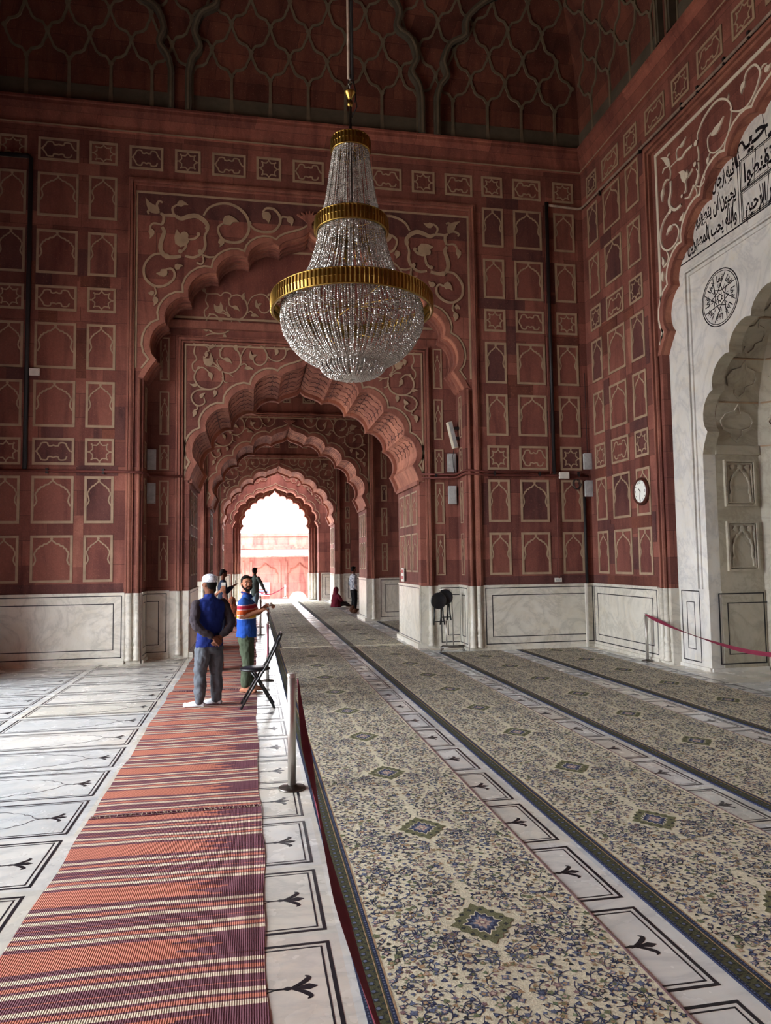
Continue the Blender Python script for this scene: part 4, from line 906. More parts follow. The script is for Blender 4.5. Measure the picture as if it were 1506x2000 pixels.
# ---- boxes, pipes, speaker
def wall_box(a0, z0, a1, z1, y, label, cat='box', name='junction_box', mat='box_grey', d=.07, group=None, cover=True):
    m = MB(); m.box((a0, y-d, z0), (a1, y-.001, z1), mat); m.box((a0-.006, y-d-.004, z0-.006), (a1+.006, y-d+.012, z1+.006), mat)
    o = tagt(m.build(name), label, cat, group)
    if cover:
        m = MB(); m.box((a0+.018, y-d-.009, z0+.018), (a1-.018, y-d-.0035, z1-.018), mat)
        for x in (a0+.012, a1-.012):
            for zz in (z0+.012, z1-.012): m.lathe((x, y-d-.004, zz), [(.004,-.002),(.004,.002)], 'steel_dark', 6)
        m.build('lid', o)
    return o
wall_box(3.745, 3.39, 3.90, 3.74, 13.40, 'grey box above the pipes in the right arch recess, under the column speaker')
wall_box(3.75, 2.77, 3.895, 3.11, 13.40, 'grey box below the pipes in the right arch recess')
wall_box(6.31, 3.40, 6.455, 3.70, 12.82, 'grey box above the pipes in the corner by the prayer wall')
wall_box(6.32, 2.87, 6.455, 3.17, 12.82, 'grey box below the pipes in the corner by the prayer wall')
wall_box(-1.85, 3.38, -1.71, 3.74, 13.40, 'grey box above the pipe in the shadowed left arch recess')
wall_box(-1.85, 2.77, -1.715, 3.13, 13.40, 'grey box below the pipe in the shadowed left arch recess')
wall_box(-3.70, 4.90, -3.55, 5.01, 12.84, 'small cream box beside the tall black pipe on the left wall', mat='box_white', d=.05)
wall_box(5.79, 3.215, 5.97, 3.325, 12.80, 'small white box on the pipes near the corner', mat='box_white', d=.06)
o = wall_box(5.66, 1.245, 5.79, 1.31, 12.84, 'white switch plate just above the marble dado', 'switch', 'wall_switch', 'box_white', .025, cover=False)
m = MB()
for k in range(3): m.box((5.675+.037*k, 12.807, 1.26), (5.70+.037*k, 12.812, 1.295), 'box_grey')
m.build('rocker', o)
def pipe(name, runs, r, mat, label, clips=(), cat='pipe', group=None):
    m = MB()
    for p in runs: m.tube(p, r, mat, 8)
    o = tagt(m.build(name), label, cat, group)
    if clips:
        for (x, y, z) in clips: c = MB(); c.box((x-.02, y-.02, z-.045), (x+.02, y+.02, z+.045), 'pipe_black'); c.build('clip', o)
    return o
yb = YE-.05
pipe('conduit', [[(-4.35, yb, 3.27), (-2.2, yb, 3.27), (-2.12, yb-.06, 3.26), (-1.86, yb-.05, 3.25), (-1.82, YE+.2, 3.26), (-1.80, 13.33, 3.26), (-1.24, 13.35, 3.26)]], .022, 'pipe_red', 'red painted pipe running level along the left wall into the arch recess', [(-3.4, yb, 3.27), (-2.5, yb, 3.27)])
pipe('conduit', [[(3.22, 13.33, 3.27), (3.85, 13.33, 3.27), (3.91, 13.25, 3.28), (3.91, YE-.04, 3.29), (3.98, YE-.09, 3.29), (4.2, YE-.09, 3.28), (4.3, yb, 3.27), (5.8, yb, 3.27), (6.4, yb, 3.27)],
     [(3.22, 13.36, 3.34), (3.86, 13.36, 3.34), (3.93, 13.2, 3.35), (3.93, YE-.02, 3.36), (4.0, YE-.06, 3.36), (4.25, YE-.06, 3.34), (4.35, yb, 3.33), (5.8, yb, 3.33)]], .02, 'pipe_red', 'pair of red pipes running level from the pier to the far corner', [(4.5, yb, 3.3), (5.4, yb, 3.3), (6.2, yb, 3.3), (3.5, 13.34, 3.3)])
pipe('drain_pipe', [[(-3.75, yb, 3.3), (-3.75, yb, 8.70), (-3.80, yb, 8.74), (-4.38, yb, 8.74)]], .038, 'pipe_black', 'tall black pipe climbing the left wall', [(-3.75, yb, z) for z in (3.35, 4.6, 5.6, 7.0, 8.68)])
pipe('drain_pipe', [[(5.70, yb, 3.3), (5.70, yb, 8.68)]], .036, 'pipe_black', 'tall black pipe climbing the end wall left of the corner', [(5.70, yb, z) for z in (4.5, 5.9, 7.2, 8.62)])
pipe('conduit', [[(5.62, yb-.02, 3.3), (5.62, yb-.02, 8.6)], [(5.74, yb, 1.31), (5.74, yb, 3.2)]], .014, 'pipe_red', 'thin red conduit beside the tall black pipe, ending at the white switch')
pipe('conduit', [[(5.75, yb, 8.63), (6.36, yb, 8.60), (6.42, yb-.04, 8.60), (6.42, 12.6, 8.59), (6.42, 9.0, 8.50), (6.42, 3.0, 8.50)]], .024, 'pipe_pale', 'pale weathered conduit running along the prayer wall under the cornice', [(6.42, y, 8.52) for y in (12, 10.6, 9.4, 9.0, 8.4, 7.9)])
pipe('conduit', [[(6.31, yb+.01, 1.2), (6.31, yb+.01, 2.86)]], .03, 'pipe_black', 'short dark pipe below the lower grey box in the corner')
pipe('cable', [[(6.40, yb+.01, 3.7), (6.40, yb+.02, 5.3)]], .006, 'pipe_black', 'thin black cable rising from the grey box in the corner', cat='cable')
pipe('cable', [[(6.12+.07*cos(t*.7), yb-.02-.004*t, 3.10+.10*sin(t*.7)) for t in range(28)]], .006, 'pipe_black', 'coil of dark cable hanging beside the corner boxes', cat='cable')
pipe('cable', [[(3.86, 13.3, 3.84), (3.83, 13.28, 3.7), (3.84, 13.30, 3.5), (3.87, 13.32, 3.36)]], .006, 'pipe_black', 'black cable hanging down from the column speaker', cat='cable')
m = MB(); m.box((6.245, 12.765, .01), (6.285, 12.795, 1.20), 'box_white'); tagt(m.build('cable_trunking'), 'white plastic trunking standing against the marble dado in the corner', 'trunking')
# column speaker
root = tagt(empty('column_speaker', (3.80, 13.2, 4.08)), 'slim cream column loudspeaker tilted on the arch jamb above the grey box', 'loudspeaker')
M4 = Matrix.Rotation(radians(-13), 4, 'Y') @ Matrix.Rotation(radians(8), 4, 'Z'); c0 = Vector((3.80, 13.22, 4.09))
def rbox(m, a, b, mat):
    k = len(m.v); m.box(a, b, mat); m.v[k:] = [tuple(M4 @ Vector(p)+c0) for p in m.v[k:]]
m = MB(); rbox(m, (-.035, -.045, -.26), (.055, .06, .26), 'speaker_cream'); m.build('cabinet', root)
m = MB(); rbox(m, (-.028, -.05, -.245), (.045, -.044, .245), 'box_grey'); m.build('grille', root)
m = MB(); m.box((3.84, 13.2, 4.0), (3.945, 13.24, 4.06), 'pipe_black'); m.build('bracket', root); m = MB(); m.box((3.84, 13.2, 4.2), (3.945, 13.24, 4.25), 'pipe_black'); m.build('bracket', root)
# notices
m = MB(); m.box((3.125, 14.72, 1.24), (3.135, 14.98, 1.52), 'box_white')
for zz in (1.29, 1.42):
    for y in (14.75, 14.86): m.box((3.122, y, zz), (3.1245, y+.08, zz+.07), 'ink_red')
o = tagt(m.build('notice'), 'small white notice on the pier face above the dado', 'notice')

m = MB(); m.box((.27, 41.86, -.22), (1.0, 41.9, .53), 'box_white'); o = tagt(m.build('notice_board'), 'white notice board with lines of print on the courtyard wall', 'notice board')
m = MB()
for i, z in enumerate((.42, .32, .20, .12, .02, -.06, -.14)): m.box((.33+.03*(i % 3), 41.852, z), (.93-.05*(i % 2), 41.859, z+.045), 'ink_blue' if i % 2 == 0 else 'ink_red')
m.build('notice_print', o)
# ------------------------------------------------------------------ chandelier
plain('gold', (168, 138, 72), .3, .5, 1., var=.12)
t = NT('crystal', .12, .8, .55); t.color(s2l((182, 178, 172)))
ccx, ccy = 1.04, 7.31
root = tagt(empty('chandelier', (ccx, ccy, 6.3)), 'tall tiered crystal bead chandelier with three gold rings hanging from the vault', 'chandelier')
ICO = [(0,0,1),(0,0,-1)]+[(.894*cos(2*pi*k/5), .894*sin(2*pi*k/5), .447) for k in range(5)]+[(.894*cos(2*pi*k/5+pi/5), .894*sin(2*pi*k/5+pi/5), -.447) for k in range(5)]
IF = [(0,2+k,2+(k+1)%5) for k in range(5)]+[(1,7+(k+1)%5,7+k) for k in range(5)]+[(2+k,7+k,2+(k+1)%5) for k in range(5)]+[(7+k,7+(k+1)%5,2+(k+1)%5) for k in range(5)]
def curtain(name, prof, n, sp, rb, label, jit=.004, sag=0.):
    m = MB(); r_ = random.Random(n)
    P = catmull(prof, 8); cum = [0]
    for i in range(1, len(P)): cum.append(cum[-1]+math.hypot(P[i][0]-P[i-1][0], P[i][1]-P[i-1][1]))
    V = []; F = []
    for k in range(n):
        a0 = 2*pi*k/n+r_.uniform(-.25, .25)*2*pi/n; s = r_.uniform(0, sp); da = r_.uniform(-.5, .5)*2*pi/n; dr = r_.uniform(-jit, jit)*2
        if r_.random() < .02: continue
        while s < cum[-1]:
            i = max(j for j in range(len(cum)-1) if cum[j] <= s); t = (s-cum[i])/(cum[i+1]-cum[i]+1e-9); u = s/cum[-1]
            r = P[i][0]+(P[i+1][0]-P[i][0])*t+dr*sin(pi*u); z = P[i][1]+(P[i+1][1]-P[i][1])*t; a = a0+da*sin(pi*u)
            c = (ccx+r*cos(a), ccy+r*sin(a), z); ro = r_.uniform(0, 2*pi); rr = rb*r_.uniform(.85, 1.15); o = len(V); cr, sr = cos(ro), sin(ro)
            V.extend((c[0]+rr*(x*cr-y*sr), c[1]+rr*(x*sr+y*cr), c[2]+rr*1.15*w) for x, y, w in ICO)
            F.extend((f[0]+o, f[1]+o, f[2]+o) for f in IF); s += sp
    m.add(V, F, 'crystal'); o = m.build(name, root, label=label); o['kind'] = 'stuff'; return o
Z1, Z2, Z3 = 6.10, 5.22, 4.31
curtain('upper_bead_curtain', [(.185, Z1-.02), (.215, 5.85), (.26, 5.55), (.33, Z2+.02)], 74, .0205, .0085, 'dense hanging strings of clear beads')
curtain('middle_bead_curtain', [(.34, Z2-.03), (.375, 5.0), (.44, 4.78), (.56, 4.55), (.72, Z3+.10)], 112, .021, .009, 'dense hanging strings of clear beads')
curtain('bowl_bead_curtain', [(.735, Z3+.04), (.745, 4.20), (.715, 4.07), (.62, 3.92), (.48, 3.80), (.33, 3.735)], 150, .0225, .0105, 'dense strings of clear beads drawn into a bowl')
curtain('bottom_bead_curtain', [(.335, 3.76), (.33, 3.69), (.27, 3.635), (.17, 3.60), (.03, 3.585)], 56, .021, .0105, 'strings of clear beads closing the bowl')
curtain('inner_bead_curtain', [(.30, 3.80), (.20, 3.78), (.05, 3.775)], 40, .024, .0105, 'strings of clear beads inside the bottom ring')
def gold_ring(R0, z, h, n, name, label):
    m = MB(); vs = []
    for zz, dr in ((z+h, 0), (z+h*.5, .004), (z, .0)):
        for k in range(n*4):
            a = 2*pi*k/(n*4); q = R0+dr+(.010 if k % 4 in (0, 1) else -.004); vs.append((ccx+q*cos(a), ccy+q*sin(a), zz))
    N = n*4; m.add(vs, [(j*N+k, j*N+(k+1) % N, (j+1)*N+(k+1) % N, (j+1)*N+k) for j in range(2) for k in range(N)], 'gold')
    for zz in (z-.004, z+h*.5, z+h): 
        ri = R0-.022; v = []
        for q, dz in ((ri, 0), (R0+.004, 0), (R0+.004, .010), (ri, .010)):
            for k in range(64): a = 2*pi*k/64; v.append((ccx+q*cos(a), ccy+q*sin(a), zz+dz))
        m.add(v, [(j*64+k, j*64+(k+1) % 64, ((j+1) % 4)*64+(k+1) % 64, ((j+1) % 4)*64+k) for j in range(4) for k in range(64)], 'gold', True)
    return m.build(name, root, label=label)
gold_ring(.205, Z1-.05, .13, 34, 'top_ring', 'small fluted gold ring'); gold_ring(.385, Z2-.07, .14, 60, 'middle_ring', 'medium fluted gold ring')
r3 = gold_ring(.845, Z3-.02, .15, 120, 'lower_ring', 'large fluted gold ring')
for zz, rr in ((Z3+.06, .84), (Z2, .375), (Z1, .2)):
    m = MB()
    for k in range(10):
        a = 2*pi*k/10; m.tube([(ccx+.01*cos(a), ccy+.01*sin(a), zz), (ccx+rr*cos(a), ccy+rr*sin(a), zz)], .006, 'gold', 6)
    m.build('spokes', root, label='gold spokes inside a ring')
for k in range(8):
    a = 2*pi*k/8+.2; m = MB(); zc = 4.12 if k % 2 else 4.95; rr = .36 if k % 2 else .2
    m.tube([(ccx+.03*cos(a), ccy+.03*sin(a), zc-.05), (ccx+rr*.6*cos(a), ccy+rr*.6*sin(a), zc-.12), (ccx+rr*cos(a), ccy+rr*sin(a), zc)], .009, 'gold', 6)
    m.lathe((ccx+rr*cos(a), ccy+rr*sin(a), zc), [(.012,0),(.03,.01),(.012,.02),(.012,.09),(.004,.12)], 'gold', 8); m.build('lamp_arm', root)
m = MB(); m.tube([(ccx, ccy, 3.7), (ccx, ccy, 6.72)], .016, 'steel_dark', 8); m.lathe((ccx, ccy, 6.64), [(.02,0),(.03,.02),(.045,.05),(.062,.075),(.062,.085),(.02,.10)], 'gold', 14)
m.lathe((ccx, ccy, 6.56), [(.016,0),(.032,.02),(.032,.05),(.016,.06)], 'gold', 12); m.build('stem', root)
m = MB()
for k in range(3): 
    z = 6.78+.055*k; m.tube([(ccx+(.018*cos(t) if k % 2 else 0), ccy+(0 if k % 2 else .018*cos(t)), z+.035*sin(t)) for t in [2*pi*i/10 for i in range(11)]], .006, 'steel_dark', 6)
m.tube([(ccx+.05, ccy, 6.62), (ccx+.065, ccy, 6.74), (ccx+.03, ccy, 6.88)], .007, 'pipe_black', 6); m.tube([(ccx+.02, ccy, 6.45), (ccx+.07, ccy-.02, 6.56), (ccx+.055, ccy, 6.70)], .006, 'pipe_black', 6); m.build('shackle', root)
m = MB(); m.tube([(ccx-.012, ccy, 6.88), (ccx-.012, ccy, 15.5)], .018, 'pipe_pale', 8); m.tube([(ccx+.024, ccy, 6.88), (ccx+.024, ccy, 15.5)], .018, 'pipe_black', 8); m.build('hanging_rod', root)
# ------------------------------------------------------------------ lettering
_txt = {}
def glyphs(s):
    if s in _txt: return _txt[s]
    c = bpy.data.curves.new('t', 'FONT'); c.body = s; c.resolution_u = 3; c.offset = .024; o = bpy.data.objects.new('t', c); COL.objects.link(o)
    bpy.context.view_layer.update()
    me = o.to_mesh(); v = [(q.co.x, q.co.y) for q in me.vertices]; f = [tuple(p.vertices) for p in me.polygons]; o.to_mesh_clear()
    bpy.data.objects.remove(o); bpy.data.curves.remove(c)
    x0 = min(p[0] for p in v); x1 = max(p[0] for p in v); _txt[s] = (v, f, x0, x1); return _txt[s]
def write(m, P, s, a, b, h, size, mat, width=None, right=False, sy=1., slant=0., rot=None):
    """lettering on a wall mapping; a runs to the reader's right when u=+1"""
    v, f, x0, x1 = glyphs(s); sx = size
    if width: sx = width/(x1-x0)
    vs = []
    for x, y in v:
        X = (x-x0)*sx-((x1-x0)*sx if right else 0); Y = y*size*sy; X += slant*Y
        if rot is not None: X, Y = X*cos(rot)-Y*sin(rot), X*sin(rot)+Y*cos(rot)
        vs.append(P(a+X, b+Y, h))
    m.add(vs, f, mat)
AR = {'ا': ('FE8D','FE8E',None,None), 'ب': ('FE8F','FE90','FE91','FE92'), 'ت': ('FE95','FE96','FE97','FE98'), 'ة': ('FE93','FE94',None,None), 'ج': ('FE9D','FE9E','FE9F','FEA0'), 'ح': ('FEA1','FEA2','FEA3','FEA4'), 'ر': ('FEAD','FEAE',None,None),
 'س': ('FEB1','FEB2','FEB3','FEB4'), 'ط': ('FEC1','FEC2','FEC3','FEC4'), 'غ': ('FECD','FECE','FECF','FED0'), 'ف': ('FED1','FED2','FED3','FED4'), 'ق': ('FED5','FED6','FED7','FED8'), 'ل': ('FEDD','FEDE','FEDF','FEE0'), 'م': ('FEE1','FEE2','FEE3','FEE4'),
 'ن': ('FEE5','FEE6','FEE7','FEE8'), 'ه': ('FEE9','FEEA','FEEB','FEEC'), 'و': ('FEED','FEEE',None,None), 'ي': ('FEF1','FEF2','FEF3','FEF4'), 'ك': ('FED9','FEDA','FEDB','FEDC'), 'L': ('FEFB','FEFC',None,None)}
def arabic(s):
    s = s.replace('لا', 'L'); out = []
    for i, ch in enumerate(s):
        if ch not in AR: out.append(ch); continue
        pv = i > 0 and s[i-1] in AR and AR[s[i-1]][2] is not None; nx = i+1 < len(s) and s[i+1] in AR and AR[ch][2] is not None
        out.append(chr(int(AR[ch][{(0,0):0,(1,0):1,(0,1):2,(1,1):3}[(int(pv), int(nx))]], 16)))
    return ''.join(out[::-1])
PXM = lambda a, b, h: (XM-h, -a, b)      # a grows to the reader's right (towards -y)
m = MB(); K = 'calligraphy_black'
def row(s, aL, aR, b, size, marks=True):
    write(m, PXM, arabic(s), -aL, b, .004, size, K, width=aL-aR)
    rr = random.Random(len(s))
    if marks:
        a = aL-.06
        while a > aR+.05:
            if rr.random() < .75: m.ribbon(PXM, [(-a-.03, b+size*rr.choice((.86, .92, -.24))), (-a+.035, b+size*rr.choice((.95, 1.02, -.16)))], [.004, .014], 0, .004, K)
            a -= rr.uniform(.07, .14)
row('والله يحب المطهرين', 9.66, 8.52, 6.34, .30); row('كر', 9.92, 9.72, 6.30, .22, False)
row('يحبون ان يتطهروا', 9.46, 8.52, 6.66, .30); row('فيه رجال', 9.02, 8.52, 7.0, .32)
row('الغفور الرحيم', 8.34, 7.52, 6.32, .34); row('لا تقنطوا', 8.34, 7.60, 6.76, .36); row('رحيم', 8.52, 7.70, 7.2, .40)
row('جميعا انه هو', 7.45, 6.6, 6.32, .34); row('من رحمة الله', 7.5, 6.6, 6.76, .36)
for z0, z1 in ((6.25, 6.655), (6.675, 7.10)):
    m.ribbon(PXM, [(-6.4, z0), (-8.42, z0), (-8.42, z1), (-6.4, z1)], .014, 0, .004, K); m.ribbon(PXM, [(-6.4, z0+.025), (-8.395, z0+.025), (-8.395, z1-.025), (-6.4, z1-.025)], .006, 0, .004, K)
m.ribbon(PXM, [(-8.47, 6.23), (-8.47, 7.14)], .008, 0, .004, K)
m.build('calligraphy', bk, label='black Arabic calligraphy inlaid in the marble')
# roundel
m = MB(); ya, za, r0 = 8.96, 5.385, .405
def circ(r, w): m.ribbon(PXM, [(-ya+r*cos(2*pi*k/48), za+r*sin(2*pi*k/48)) for k in range(48)], w, 0, .004, K, True)
circ(r0, .016); circ(r0-.03, .010); circ(.045, .010)
for k in range(8):
    a = pi/8+pi/4*k; a2 = a+pi/4*2.2
    m.ribbon(PXM, [(-ya+.36*cos(a), za+.36*sin(a)), (-ya+.10*cos(a+.9), za+.10*sin(a+.9))], .012, 0, .004, K)
    m.ribbon(PXM, [(-ya+.10*cos(a+.9), za+.10*sin(a+.9)), (-ya+.20*cos(a+1.9), za+.20*sin(a+1.9))], .012, 0, .004, K)
    b = pi/4*k; m.ribbon(PXM, [(-ya+.05*cos(b), za+.05*sin(b)), (-ya+.085*cos(b+.35), za+.085*sin(b+.35))], [.014, .003], 0, .004, K)
    write(m, PXM, arabic('غفا'), -ya+.235*cos(b)-.055*cos(b-pi/2), za+.235*sin(b)-.055*sin(b-pi/2), .004, .13, K, rot=b-pi/2)
    write(m, PXM, arabic('يا'), -ya+.15*cos(b)-.03*cos(b-pi/2), za+.15*sin(b)-.03*sin(b-pi/2), .004, .075, K, rot=b-pi/2)
m.build('calligraphy_roundel', bk, label='round black calligraphy medallion')
# clock
PC = lambda a, b, h: (XR-h, -a, b)
yc, zc, R0 = 10.985, 2.79, .235
root = tagt(empty('wall_clock', (XR, yc, zc)), 'round wall clock with a dark brown rim and white face', 'clock')
def disc_ring(prof, mat, n=40):
    m = MB(); vs = [PC(-yc+r*cos(2*pi*k/n), zc+r*sin(2*pi*k/n), h) for r, h in prof for k in range(n)]
    m.add(vs, [(j*n+k, j*n+(k+1) % n, (j+1)*n+(k+1) % n, (j+1)*n+k) for j in range(len(prof)-1) for k in range(n)]+[tuple((len(prof)-1)*n+k for k in range(n))], mat, False); return m
disc_ring([(R0, .0), (R0, .045), (R0-.02, .07), (R0-.045, .06), (R0-.05, .045)], 'clock_brown').build('rim', root)
f = disc_ring([(.19, .047), (.0, .047)], 'clock_white').build('face', root)
m = MB()
for k in range(12):
    a = pi/2-k*pi/6
    if k % 3 == 0: write(m, PC, str(k or 12), -yc+.152*cos(a)-(.022 if k else .034), zc+.152*sin(a)-.02, .049, .062, K)
    else: m.ribbon(PC, [(-yc+.145*cos(a), zc+.145*sin(a)), (-yc+.17*cos(a), zc+.17*sin(a))], .009, 0, .0495, K)
m.build('numeral_markings', f)
for nm, a, l, w in (('hour_hand', radians(136), .085, .013), ('minute_hand', radians(-98), .135, .009)):
    m = MB(); m.ribbon(PC, [(-yc-.02*cos(a), zc-.02*sin(a)), (-yc+l*.6*cos(a), zc+l*.6*sin(a)), (-yc+l*cos(a), zc+l*sin(a))], [w, w, w*.3], .049, .053, 'black_metal'); m.build(nm, root)
# ------------------------------------------------------------------ people
def cloth(name, rgb, var=.2, rough=.9):
    t = NT(name, rough, .2); c = s2l(rgb)
    f = t.ramp(t.noise(7, 4, .6, .5), [(.3, g3(1-var)), (.7, g3(1+var*.5))]); t.color(t.mix(1., c, f, 'MULTIPLY')); t.bump(t.noise(240, 2, .5), .25, .003); return t
for n, c in (('skin', (168, 116, 92)), ('skin_dark', (112, 74, 58)), ('hair_black', (22, 18, 18)), ('cloth_vest', (28, 44, 112)), ('cloth_charcoal', (62, 56, 62)), ('cloth_greytrouser', (92, 98, 106)), ('cloth_green', (74, 84, 68)),
  ('cloth_navy', (34, 44, 66)), ('cloth_kurta', (92, 104, 100)), ('cloth_jeans', (120, 140, 156)), ('cloth_pink', (206, 150, 136)), ('cloth_maroon', (100, 28, 44)), ('cloth_white', (206, 210, 216)), ('cloth_black', (20, 20, 24)), ('cloth_sand', (206, 192, 160)), ('cloth_orange', (178, 92, 52)), ('eye_white', (220, 214, 204)), ('lip', (124, 72, 62)), ('shoe_brown', (96, 62, 44))):
    cloth(n, c, .12 if n[:4] == 'skin' else .2)
t = NT('polo_stripes', .9, .2); sp = t.node('SeparateXYZ'); t.link(t.co(), sp.inputs[0])
st = [(0, (34, 74, 158)), (.94, (226, 220, 214)), (.952, (226, 176, 60)), (.992, (232, 220, 214)), (1.003, (222, 100, 56)), (1.058, (222, 176, 176)), (1.072, (172, 40, 64)), (1.118, (196, 160, 176)), (1.128, (44, 80, 150))]
t.color(t.ramp(t.math('DIVIDE', sp.outputs[2], 1.6), [(p/1.6, s2l(c)) for p, c in st], 'CONSTANT')); t.bump(t.noise(240, 2, .5), .25, .003)
t = NT('cap_lace', .9, .2); t.color(t.ramp(t.noise(46, 3, .6, 1.5), [(.42, s2l((150, 158, 176))), (.52, s2l((226, 230, 236)))])); t.bump(t.noise(60, 2, .5), .5, .006)
t = NT('cloth_pattern', .9, .2); t.color(t.ramp(t.noise(34, 3, .6, 1.2), [(.42, s2l((120, 50, 40))), (.5, s2l((176, 96, 60))), (.6, s2l((90, 80, 62)))]))
t = NT('cloth_patterned_white', .9, .2); t.color(t.ramp(t.noise(26, 3, .6, 1.2), [(.45, s2l((96, 104, 124))), (.55, s2l((210, 214, 220)))]))
def finish(o, vox, smooth=3, disp=0., dsc=.18):
    r = o.modifiers.new('remesh', 'REMESH'); r.mode = 'VOXEL'; r.voxel_size = vox*S; r.use_smooth_shade = True
    if smooth: s = o.modifiers.new('smooth', 'SMOOTH'); s.iterations = smooth; s.factor = .5
    if disp:
        tx = bpy.data.textures.new('folds', 'CLOUDS'); tx.noise_scale = dsc; tx.noise_depth = 2
        d = o.modifiers.new('folds', 'DISPLACE'); d.texture = tx; d.strength = disp*S; d.mid_level = .5; d.texture_coords = 'LOCAL'
    return o
class Fig:
    def __init__(s, x, y, deg, label, group=None, z=0.):
        s.root = tagt(empty('person', (x, y, z), radians(deg)), label, 'person', group); s.name = 'part'
    def put(s, m, name, vox=.007, smooth=3, disp=0., dsc=.18, label=None):
        me_parent = s.root; o = m.build(name); o.parent = me_parent
        if label: o['label'] = label
        if vox: finish(o, vox, smooth, disp, dsc)
        return o
def ell(m, c, r, mat, seg=16, rot=None):
    vs = []; n = 9
    for j in range(1, n):
        a = pi*j/n
        for k in range(seg): b = 2*pi*k/seg; vs.append(Vector((r[0]*sin(a)*cos(b), r[1]*sin(a)*sin(b), r[2]*cos(a))))
    vs += [Vector((0, 0, r[2])), Vector((0, 0, -r[2]))]
    if rot is not None: vs = [rot @ v for v in vs]
    vs = [tuple(v+Vector(c)) for v in vs]; N = len(vs)
    fs = [(j*seg+k, (j+1)*seg+k, (j+1)*seg+(k+1) % seg, j*seg+(k+1) % seg) for j in range(n-2) for k in range(seg)]
    fs += [(N-2, k, (k+1) % seg) for k in range(seg)]+[(N-1, (n-2)*seg+(k+1) % seg, (n-2)*seg+k) for k in range(seg)]
    m.add(vs, fs, mat, True)
def loft(m, rings, mat, seg=20):
    """rings: (x, y, z, rx, ry)"""
    vs = [(x+rx*cos(2*pi*k/seg), y+ry*sin(2*pi*k/seg), z) for x, y, z, rx, ry in rings for k in range(seg)]; n = len(rings)
    m.add(vs, [(i*seg+k, i*seg+(k+1) % seg, (i+1)*seg+(k+1) % seg, (i+1)*seg+k) for i in range(n-1) for k in range(seg)]+[tuple(range(seg))[::-1], tuple((n-1)*seg+k for k in range(seg))], mat, True)
def limb(m, pts, rad, mat, seg=12):
    p = catmull(pts, 4); r = [v[0] for v in catmull([(q, 0) for q in rad], 4)]; m.tube(p, r, mat, seg)
    ell(m, pts[0], (rad[0],)*3, mat, 10); ell(m, pts[-1], (rad[-1],)*3, mat, 10)
def hand(m, w, d, up, side, mat, curl=.5, sc=1.):
    """w wrist, d pointing direction, up = back-of-hand normal, side=+1 if the thumb lies towards d x up"""
    w = Vector(w); d = Vector(d).normalized(); u = Vector(up); u = (u-d*u.dot(d)).normalized(); s = d.cross(u)*side
    pw = .036*sc
    for k in range(-1, 2): m.tube([w+s*k*.012*sc, w+d*.03*sc+s*k*.022*sc, w+d*.075*sc+s*k*.024*sc], [.014*sc, .015*sc, .012*sc], mat, 8)
    for i, (off, ln) in enumerate(((.030, .062), (.011, .070), (-.009, .065), (-.028, .050))):
        p = w+d*.075*sc+s*off*sc; pts = [p-d*.02*sc, p]; a = 0; q = p
        for sg in range(3): a += curl*(.9 if sg else .6); q = q+(d*cos(a)-u*sin(a))*ln*sc/3; pts.append(q)
        m.tube(pts, [.009*sc, .0088*sc, .0084*sc, .0078*sc, .0068*sc], mat, 8); ell(m, pts[-1], (.0068*sc,)*3, mat, 8)
    t0 = w+d*.022*sc+s*.024*sc; t1 = t0+(d*.55+s*.75-u*.2).normalized()*.03*sc; t2 = t1+(d*.9+s*.15-u*.45*curl*2).normalized()*.028*sc; t3 = t2+(d*.8-s*.15-u*.6*curl*2).normalized()*.02*sc
    m.tube([t0, t1, t2, t3], [.012*sc, .0105*sc, .0092*sc, .0075*sc], mat, 8); ell(m, t3, (.0075*sc,)*3, mat, 8)
